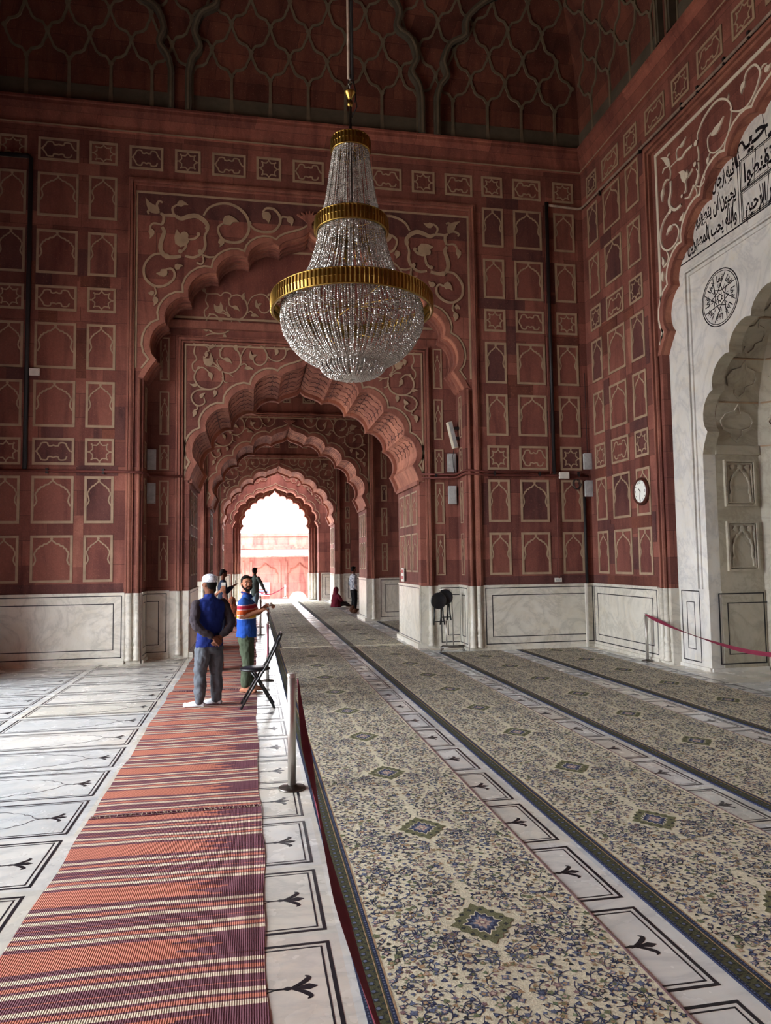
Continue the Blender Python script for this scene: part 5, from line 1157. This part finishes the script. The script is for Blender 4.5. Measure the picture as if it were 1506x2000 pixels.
def head(F, m, c, yaw, skin='skin', hair=True, beard=False, pitch=0., face=True, sc=1., cap=False, parent=None):
    """head centre c in figure space; m is the body mesh that the skin is added to"""
    Rm = Matrix.Rotation(radians(yaw), 3, 'Z') @ Matrix.Rotation(radians(pitch), 3, 'X'); C = Vector(c)
    W = lambda p: tuple(Rm @ (Vector(p)*sc)+C)
    E = lambda mm, p, r, mt, seg=14: ell(mm, W(p), tuple(q*sc for q in r), mt, seg, Rm)
    E(m, (0, -.012, .025), (.069, .085, .080), skin, 20); E(m, (0, .02, -.02), (.058, .062, .078), skin, 18); E(m, (0, .038, -.068), (.034, .034, .028), skin); E(m, (0, .05, -.035), (.044, .032, .04), skin)
    E(m, (0, .088, -.012), (.0115, .017, .013), skin, 10); m.tube([W((0, .076, .022)), W((0, .086, .0)), W((0, .095, -.014))], [.007*sc, .009*sc, .010*sc], skin, 8)
    for sg in (-1, 1):
        E(m, (sg*.068, -.006, -.008), (.009, .017, .026), skin, 10); E(m, (sg*.03, .062, -.012), (.02, .02, .02), skin, 10); E(m, (sg*.026, .070, .030), (.024, .012, .008), skin, 10)
    if face:
        for sg in (-1, 1):
            e = MB(); E(e, (sg*.027, .0735, .010), (.0115, .007, .0062), 'eye_white', 10); E(e, (sg*.027, .0785, .010), (.0055, .004, .0055), 'cloth_black', 8)
            F.put(e, 'eye', 0)
        for sg in (-1, 1):
            e = MB(); e.tube([W((sg*.010, .083, .024)), W((sg*.026, .082, .031)), W((sg*.045, .068, .024))], [.003*sc, .0045*sc, .002*sc], 'hair_black', 6)
            F.put(e, 'eyebrow', 0)
        e = MB(); E(e, (0, .083, -.043), (.021, .007, .0045), 'lip', 10); E(e, (0, .083, -.050), (.017, .007, .005), 'lip', 10); F.put(e, 'mouth', 0)
    if hair:
        h = MB(); E(h, (0, -.028, .042), (.073, .082, .075), 'hair_black', 20); E(h, (0, -.050, .002), (.070, .052, .068), 'hair_black', 16)
        for k in range(9):
            a = -1.2+.3*k; E(h, (.050*sin(a), .026+.020*cos(a), .094-.014*abs(sin(a))), (.024, .020, .015), 'hair_black', 10)
        for sg in (-1, 1): E(h, (sg*.066, .008, .030), (.008, .014, .026), 'hair_black', 10)
        F.put(h, 'hair', .006*max(sc, 1), 2)
    if beard:
        h = MB(); E(h, (0, .046, -.082), (.037, .032, .028), 'hair_black', 16)
        for sg in (-1, 1):
            h.tube([W((sg*.067, .006, .0)), W((sg*.064, .022, -.03)), W((sg*.050, .045, -.056)), W((sg*.02, .066, -.078))], [.005*sc, .009*sc, .014*sc, .016*sc], 'hair_black', 10)
            h.tube([W((sg*.002, .090, -.031)), W((sg*.020, .086, -.035)), W((sg*.033, .072, -.052))], [.006*sc, .0065*sc, .007*sc], 'hair_black', 8)
        F.put(h, 'beard', .005*max(sc, 1), 1)
    return W, E
def legs(m, hips, knees, ankles, mat, r=(.094, .072, .056), crotch=.70):
    for h, k, a in zip(hips, knees, ankles):
        limb(m, [h, ((h[0]+k[0])/2, (h[1]+k[1])/2, (h[2]+k[2])/2), k, ((k[0]+a[0])/2, (k[1]+a[1])/2-.006, (k[2]+a[2])/2), a], [r[0], r[0]*.92, r[1], r[1]*.98, r[2]], mat)
    hx = [(hips[0][i]+hips[1][i])/2 for i in range(3)]
    loft(m, [(hx[0], hx[1], hx[2]-.05, .12, .085), (hx[0], hx[1], hx[2]+.02, .155, .105), (hx[0], hx[1], hx[2]+.12, .145, .098)], mat)
def foot(m, a, d, mat, ln=.20, bare=False):
    d = Vector((d[0], d[1], 0)).normalized(); a = Vector((a[0], a[1], 0)); s = Vector((d.y, -d.x, 0))
    P = lambda f, q, z: a+d*f+s*q+Vector((0, 0, z))
    m.tube([P(-.05, 0, .030), P(.0, 0, .040), P(.06, 0, .034), P(.115, 0, .024), P(ln-.04 if bare else ln-.05, 0, .020)], [.026, .036, .034, .032, .022], mat, 12)
    ell(m, P(-.048, 0, .028), (.028,)*3, mat, 10)
    for q in (-.016, .016): m.tube([P(.03, q, .02), P(.09, q*1.3, .02), P(ln-.05, q*1.1, .016)], [.019, .020, .015], mat, 8)
    if bare:
        for i, q in enumerate((-.028, -.014, 0, .014, .026)): m.tube([P(ln-.075, q, .017), P(ln-.03-.008*abs(i-1), q*1.1, .013)], [.012, .008 if i else .011], mat, 8)
    else: ell(m, P(ln-.045, 0, .020), (.03,)*3, mat, 10)
# --- 1. capped man, seen from behind
F = Fig(-.50, 8.78, 32, 'man seen from behind in white lace cap and blue vest, hands clasped behind him', z=.009)
b = MB(); head(F, b, (.0, .01, 1.425), 12, 'skin_dark', hair=True)
b.tube([(0, -.01, 1.22), (0, .0, 1.30), (0, .005, 1.36)], [.062, .052, .052], 'skin_dark', 14); loft(b, [(0, 0, .95, .12, .085), (0, 0, 1.1, .14, .09), (0, 0, 1.22, .13, .075), (0, 0, 1.26, .07, .06)], 'skin_dark')
for sg in (-1, 1):
    limb(b, [(sg*.175, -.01, 1.20), (sg*.225, -.09, .98), (sg*.055, -.175, .815)], [.04, .035, .024], 'skin_dark')
hand(b, (.055, -.175, .815), (-.75, -.12, -.75), (0, -1, .1), 1, 'skin_dark', .45, 1.05); hand(b, (-.04, -.19, .80), (.75, -.12, -.62), (0, -1, .1), -1, 'skin_dark', .6, 1.05)
for sg, ax, ay in ((-1, -.115, .02), (1, .105, .03)): limb(b, [(sg*.085, 0, .72), (sg*.10, .01, .38), (ax, ay, .06)], [.06, .05, .035], 'skin_dark')
F.put(b, 'body', .0065, 3)
m = MB(); m.lathe((0, -.005, 1.425), [(.082,.022),(.087,.035),(.086,.062),(.078,.088),(.060,.106),(.032,.118),(.0,.122)], 'cap_lace', 28, sy=1.17); o = F.put(m, 'skullcap', 0, label='white lace skullcap')
o.rotation_euler = (0, 0, radians(8))
m = MB(); loft(m, [(0, -.0, .69, .162, .125), (0, -.0, .74, .165, .122), (0, -.005, .86, .158, .112), (0, -.01, 1.0, .172, .118), (0, -.012, 1.12, .196, .120), (0, -.01, 1.195, .200, .102), (0, -.008, 1.235, .165, .082), (0, -.005, 1.265, .095, .066), (0, 0, 1.29, .060, .058), (0, .0, 1.312, .057, .055)], 'cloth_vest')
F.put(m, 'vest', .008, 3, .034, .11, label='blue sleeveless vest')
m = MB()
for sg in (-1, 1): limb(m, [(sg*.172, -.005, 1.185), (sg*.208, -.05, 1.09), (sg*.232, -.095, .975), (sg*.165, -.15, .885), (sg*.075, -.172, .83)], [.066, .060, .056, .047, .037], 'cloth_charcoal')
F.put(m, 'shirt_sleeves', .008, 3, .030, .07, label='dark grey shirt sleeves')
m = MB(); legs(m, [(-.085, 0, .66), (.085, 0, .66)], [(-.105, .02, .36), (.10, .02, .36)], [(-.118, .015, .075), (.108, .02, .075)], 'cloth_greytrouser', (.094, .074, .058)); F.put(m, 'trousers', .008, 3, .036, .09)
for ax, ay in ((-.118, .015), (.108, .025)):
    m = MB(); foot(m, (ax, ay), (-.55, .62), 'cloth_white', .215); F.put(m, 'sock', .006, 2, label='white sock')
# --- 2. bearded man in striped polo
F = Fig(-.075, 9.62, -98, 'bearded barefoot man in a striped blue polo shirt looking towards the viewer', z=.009)
b = MB(); head(F, b, (.005, .005, 1.395), -66, 'skin', True, True)
b.tube([(0, -.01, 1.19), (0, .0, 1.28), (0, .005, 1.33)], [.06, .05, .05], 'skin', 14); loft(b, [(0, 0, .9, .12, .085), (0, 0, 1.1, .135, .09), (0, 0, 1.2, .12, .07)], 'skin')
armR = [(.165, -.02, 1.165), (.205, -.045, .985), (.125, .175, 1.045)]; armL = [(-.165, .0, 1.165), (-.20, .10, 1.0), (-.10, .255, 1.105)]
for a in (armR, armL): limb(b, a, [.044, .040, .025], 'skin')
hand(b, armR[2], (-.35, .9, .25), (.2, -.1, 1), -1, 'skin', .55, 1.1); hand(b, armL[2], (.45, .75, .15), (-.2, .2, 1), 1, 'skin', .75, 1.1)
for sg, k, a in ((-1, (-.085, .0, .36), (-.08, .04, .06)), (1, (.09, .03, .36), (.085, -.01, .06))): limb(b, [(sg*.08, 0, .70), k, a], [.06, .05, .034], 'skin')
foot(b, (-.08, .04), (-.2, 1), 'skin', .20, True); foot(b, (.085, -.01), (.35, 1), 'skin', .20, True)
F.put(b, 'body', .006, 3)
m = MB(); loft(m, [(0, .0, .705, .150, .135), (0, .0, .76, .152, .132), (0, .0, .86, .148, .122), (0, -.003, .98, .158, .116), (0, -.008, 1.08, .172, .112), (0, -.008, 1.155, .168, .098), (0, -.005, 1.205, .11, .07), (0, 0, 1.24, .062, .058), (0, 0, 1.262, .058, .056)], 'polo_stripes')
limb(m, [(.15, -.012, 1.15), (.185, -.03, 1.06), (.195, -.038, 1.03)], [.072, .066, .062], 'polo_stripes'); limb(m, [(-.15, .0, 1.15), (-.18, .05, 1.075), (-.186, .065, 1.05)], [.072, .066, .062], 'polo_stripes')
F.put(m, 'polo_shirt', .007, 3, .026, .10, label='blue polo shirt with red, orange, white and yellow bands')
m = MB(); m.tube([(.03, .055, 1.245), (.0, .068, 1.225), (-.03, .055, 1.245), (-.058, 0, 1.272), (0, -.06, 1.285), (.058, 0, 1.272), (.03, .055, 1.245)], .014, 'cloth_vest', 8); F.put(m, 'collar', 0)
m = MB(); legs(m, [(-.08, 0, .64), (.08, 0, .64)], [(-.085, .015, .36), (.09, .03, .36)], [(-.08, .035, .10), (.086, -.005, .10)], 'cloth_green', (.088, .070, .052)); F.put(m, 'trousers', .008, 3, .030, .08, label='dark green trousers')
# belt that hangs from his hands
m = MB(); m.tube([(.02, .30, 1.12), (.0, .33, 1.13)], .022, 'steel', 12); F.put(m, 'belt_clip', 0)
belt([(.215, 9.62, 1.08), (.205, 9.6, .9), (.21, 9.58, .6), (.215, 9.9, .35), (.215, 10.3, .55), (.215, 10.42, .80)], .05, s1, [.3, .1, .3, .6, .2])
# --- helper for smaller, farther people
def simple(x, y, deg, label, H=1.5, top='cloth_navy', low='cloth_black', sk='skin_dark', arms=None, hem=.70, yaw=0, pitch=0, step=.0, shoes='shoe_brown', group=None, sc=1., vox=.012, topname='shirt', z=.009):
    F = Fig(x, y, deg, label, group, z); k = H/1.5
    T = lambda p: tuple(v*k for v in p)
    b = MB(); head(F, b, T((0, .01, 1.385)), yaw, sk, True, False, pitch, False, k)
    b.tube([T((0, -.01, 1.18)), T((0, 0, 1.27)), T((0, .0, 1.32))], [.058*k, .05*k, .05*k], sk, 12); loft(b, [(0, 0, .9*k, .11*k, .08*k), (0, 0, 1.18*k, .12*k, .07*k)], sk)
    arms = arms or [((.165, 0, 1.16), (.20, -.03, .93), (.19, .06, .72)), ((-.165, 0, 1.16), (-.20, -.03, .93), (-.19, .06, .72))]
    sl = MB()
    for i, a in enumerate(arms):
        a = [T(p) for p in a]; limb(b, a, [.042*k, .037*k, .025*k], sk); d = Vector(a[2])-Vector(a[1]); hand(b, a[2], d, (0, 0, 1) if abs(d.normalized().z) < .8 else (0, -1, 0), 1 if i else -1, sk, .4, 1.05*k)
        f = .8; e = tuple(a[1][j]+(a[2][j]-a[1][j])*f for j in range(3)); limb(sl, [a[0], a[1], e], [.062*k, .054*k, .040*k], top)
    A = [(-.09, .10*step+.01, .06), (.09, -.12*step+.01, .06)]
    for q in A: limb(b, [T((q[0]*.9, 0, .7)), T((q[0], q[1]*.6+.02, .38)), T(q)], [.055*k, .045*k, .033*k], sk)
    F.put(b, 'body', vox*.8, 2)
    loft(sl, [(0, 0, hem*k, .155*k, .125*k), (0, 0, (hem+.10)*k, .15*k, .118*k), (0, 0, .96*k, .155*k, .112*k), (0, -.008*k, 1.08*k, .172*k, .112*k), (0, -.008*k, 1.16*k, .166*k, .095*k), (0, 0, 1.22*k, .085*k, .065*k), (0, 0, 1.25*k, .058*k, .056*k)], top)
    F.put(sl, topname, vox, 2, .018, .12)
    m = MB(); legs(m, [T((-.08, 0, .66)), T((.08, 0, .66))], [T((A[0][0], A[0][1]*.6+.02, .37)), T((A[1][0], A[1][1]*.6+.02, .37))], [T((A[0][0], A[0][1], .08)), T((A[1][0], A[1][1], .08))], low, (.090*k, .070*k, .055*k)); F.put(m, 'trousers', vox, 2, .014, .1)
    for q in A:
        m = MB(); foot(m, (q[0]*k, q[1]*k), (0, 1), shoes, .2*k); F.put(m, 'shoe', vox*.8, 1)
    return F
# --- 3. man reading his phone
F = simple(-.70, 17.9, -80, 'man in a dark navy shirt standing in the passage, looking down at a phone', 1.52, 'cloth_navy', 'cloth_navy', arms=[((.165, 0, 1.16), (.20, .03, .95), (.10, .24, 1.10)), ((-.165, 0, 1.16), (-.20, .02, .95), (-.08, .22, 1.08))], pitch=-24, yaw=0)
m = MB(); m.box((-.03, .30, 1.12), (.04, .312, 1.25), 'black_metal'); F.put(m, 'phone', 0)
# --- 4. woman photographing
F = simple(-.62, 11.55, 6, 'woman in a pink top and orange patterned skirt behind the capped man, raising a phone', 1.36, 'cloth_pink', 'cloth_pattern', 'skin', arms=[((.165, 0, 1.16), (.25, .12, 1.10), (.22, .20, 1.33)), ((-.165, 0, 1.16), (-.10, .2, 1.08), (.10, .26, 1.3))], hem=.62, shoes='skin')
m = MB(); loft(m, [(0, 0, .03, .19, .15), (0, 0, .3, .165, .13), (0, 0, .62, .145, .115)], 'cloth_pattern'); F.put(m, 'skirt', .012, 2, .03, .08, label='orange patterned skirt')
m = MB(); m.box((.16, .235, 1.235), (.225, .245, 1.36), 'box_white'); F.put(m, 'phone', 0)
# --- 5. seated figure in patterned shawl
def seated(x, y, deg, label, main, shawl, H=.74, skin='skin_dark', legs_out=False, hood=True, faceyaw=0):
    F = Fig(x, y, deg, label, z=.012); b = MB(); hz = H-.115
    head(F, b, (0, .03, hz), faceyaw, skin, not hood, False, -14, False, .95); b.tube([(0, 0, hz-.17), (0, .02, hz-.06)], [.055, .05], skin, 10)
    loft(b, [(0, 0, .04, .15, .14), (0, 0, .3, .13, .10), (0, 0, hz-.18, .14, .08)], skin)
    for sg in (-1, 1):
        limb(b, [(sg*.15, 0, hz-.19), (sg*.19, .08, .28), (sg*.06, .22, .22)], [.04, .035, .024], skin); hand(b, (sg*.06, .22, .22), (-sg*.5, .8, -.1), (0, 0, 1), -sg, skin, .5, 1.)
        if legs_out: limb(b, [(sg*.08, .05, .10), (sg*.12, .30, .12), (sg*.08, .56, .05)], [.07, .055, .035], skin); foot(b, (sg*.08, .56), (sg*.3, 1), skin, .18, True)
        else: limb(b, [(sg*.09, .02, .09), (sg*.22, .20, .09), (sg*.02, .26, .06)], [.07, .055, .035], skin); foot(b, (sg*.04, .26), (-sg*1, .2), skin, .18, True)
    F.put(b, 'body', .010, 2)
    m = MB(); loft(m, [(0, -.01, .02, .22, .19), (0, -.01, .15, .20, .17), (0, -.01, .33, .175, .14), (0, -.01, hz-.2, .17, .105), (0, 0, hz-.13, .10, .085)], shawl)
    for sg in (-1, 1): limb(m, [(sg*.14, 0, hz-.2), (sg*.20, .08, .28), (sg*.10, .18, .23)], [.065, .06, .045], shawl)
    F.put(m, 'shawl', .012, 2, .03, .09)
    m = MB()
    for sg in (-1, 1):
        if legs_out: limb(m, [(sg*.08, .03, .10), (sg*.13, .30, .13), (sg*.09, .50, .07)], [.10, .075, .05], main)
        else: limb(m, [(sg*.09, .02, .09), (sg*.24, .20, .10), (sg*.06, .27, .08)], [.10, .08, .06], main)
    F.put(m, 'trousers', .012, 2, .02, .09)
    if hood:
        m = MB(); ell(m, (0, .0, hz+.02), (.093, .098, .108), shawl, 16); loft(m, [(0, -.02, hz-.16, .13, .09), (0, -.02, hz-.05, .098, .09), (0, -.01, hz+.04, .09, .09)], shawl)
        o = F.put(m, 'hood', .010, 2, .014, .08)
    return F
seated(-.53, 19.7, 178, 'person wrapped in a brown patterned shawl, sitting at the edge of the far rug', 'cloth_pattern', 'cloth_pattern', .76, hood=True)
# --- 6. man in grey kurta
simple(.08, 23.4, -50, 'man in a grey green shirt walking away near the exit, one arm held out', 1.52, 'cloth_kurta', 'cloth_jeans', arms=[((.165, 0, 1.16), (.26, .06, .97), (.32, .14, .76)), ((-.165, 0, 1.16), (-.21, .03, .93), (-.2, .08, .74))], hem=.58, step=.9, yaw=14)
# --- 7. seated figure by the pier
seated(3.02, 26.2, -62, 'person in a maroon hood sitting on the floor against the far side wall', 'cloth_charcoal', 'cloth_maroon', .74, legs_out=True, hood=True)
# --- 8. standing man half hidden
simple(3.42, 24.4, -75, 'man in a white patterned shirt and black trousers half hidden by the corridor pier', 1.5, 'cloth_patterned_white', 'cloth_black', arms=[((.165, 0, 1.16), (.19, -.06, .93), (.13, .02, .74)), ((-.165, 0, 1.16), (-.19, -.06, .93), (-.13, .02, .74))])
m = MB(); ell(m, (3.23, 23.4, .10), (.10, .12, .10), 'shoe_brown'); ell(m, (3.30, 23.3, .07), (.09, .10, .07), 'shoe_brown'); ell(m, (3.24, 23.35, .2), (.05, .05, .05), 'shoe_brown'); tagt(m.build('bag'), 'small brown bag on the floor beside the corridor pier', 'bag')
# --- 9. bowed figure outside
F = Fig(2.15, 35.0, 62, 'figure in a pale robe bowed to the ground just outside the exit arch', z=-.38)
b = MB(); head(F, b, (0, .42, .20), 0, 'skin_dark', True, False, -95, False, 1.); b.tube([(0, .30, .34), (0, .38, .26)], [.055, .05], 'skin_dark', 10); loft(b, [(0, -.28, .05, .12, .16), (0, -.2, .3, .13, .18), (0, -.1, .42, .11, .12)], 'skin_dark')
for sg in (-1, 1): limb(b, [(sg*.16, .22, .38), (sg*.20, .32, .15), (sg*.12, .52, .04)], [.04, .035, .024], 'skin_dark'); hand(b, (sg*.12, .52, .04), (0, 1, 0), (0, 0, 1), -sg, 'skin_dark', .1); limb(b, [(sg*.09, -.3, .28), (sg*.12, .05, .07), (sg*.1, -.36, .05)], [.07, .055, .04], 'skin_dark'); foot(b, (sg*.1, -.40), (0, -1), 'skin_dark', .18)
F.put(b, 'body', .012, 2)
m = MB(); limb(m, [(0, -.32, .22), (0, -.22, .40), (0, .0, .46), (0, .22, .40), (0, .32, .33)], [.20, .19, .18, .15, .09], 'cloth_sand'); loft(m, [(0, -.18, .0, .26, .34), (0, -.16, .2, .22, .28), (0, -.1, .38, .16, .2)], 'cloth_sand')
for sg in (-1, 1): limb(m, [(sg*.15, .22, .38), (sg*.20, .32, .17), (sg*.14, .46, .07)], [.06, .055, .045], 'cloth_sand')
F.put(m, 'robe', .014, 2, .04, .12)
# ------------------------------------------------------------------ camera, light
cam = bpy.data.cameras.new('camera'); co = bpy.data.objects.new('camera', cam); COL.objects.link(co)
cam.sensor_fit = 'VERTICAL'; cam.sensor_height = 24; cam.lens = 24*1395.48/2000; cam.clip_end = 500; cam.clip_start = .05
co.matrix_world = Matrix(((.983024089, .000597971, -.183475564, 0), (-.182989399, -.0696263383, -.980646242, 0), (-.0133611300, .997572962, -.0683349454, 1.68*S), (0, 0, 0, 1)))
SC.camera = co
w = bpy.data.worlds.new('sky'); SC.world = w; w.use_nodes = True
nt = w.node_tree; bg = nt.nodes['Background']
tc = nt.nodes.new('ShaderNodeTexCoord'); sp = nt.nodes.new('ShaderNodeSeparateXYZ'); rp = nt.nodes.new('ShaderNodeValToRGB')
nt.links.new(tc.outputs['Generated'], sp.inputs[0]); nt.links.new(sp.outputs[2], rp.inputs['Fac']); nt.links.new(rp.outputs['Color'], bg.inputs['Color'])
rp.color_ramp.elements[0].color = (.95, .975, 1, 1); rp.color_ramp.elements[1].color = (.86, .93, 1, 1)
bg.inputs['Strength'].default_value = 14.0
sl = bpy.data.lights.new('sun', 'SUN'); sl.energy = 16; sl.angle = radians(2); sl.color = (1, .95, .88); so = bpy.data.objects.new('sun', sl); COL.objects.link(so)
so.rotation_euler = Vector((-.10, -.55, -.8)).to_track_quat('-Z', 'Y').to_euler()
v = SC.view_settings; v.view_transform = 'Standard'; v.look = 'None'; v.gamma = 1; v.use_curve_mapping = False; v.exposure = 0.12
cy = SC.cycles; cy.use_denoising = True; cy.max_bounces = 9; cy.diffuse_bounces = 6; cy.glossy_bounces = 3; cy.transmission_bounces = 3
cy.caustics_reflective = False; cy.caustics_refractive = False; cy.sample_clamp_indirect = 6
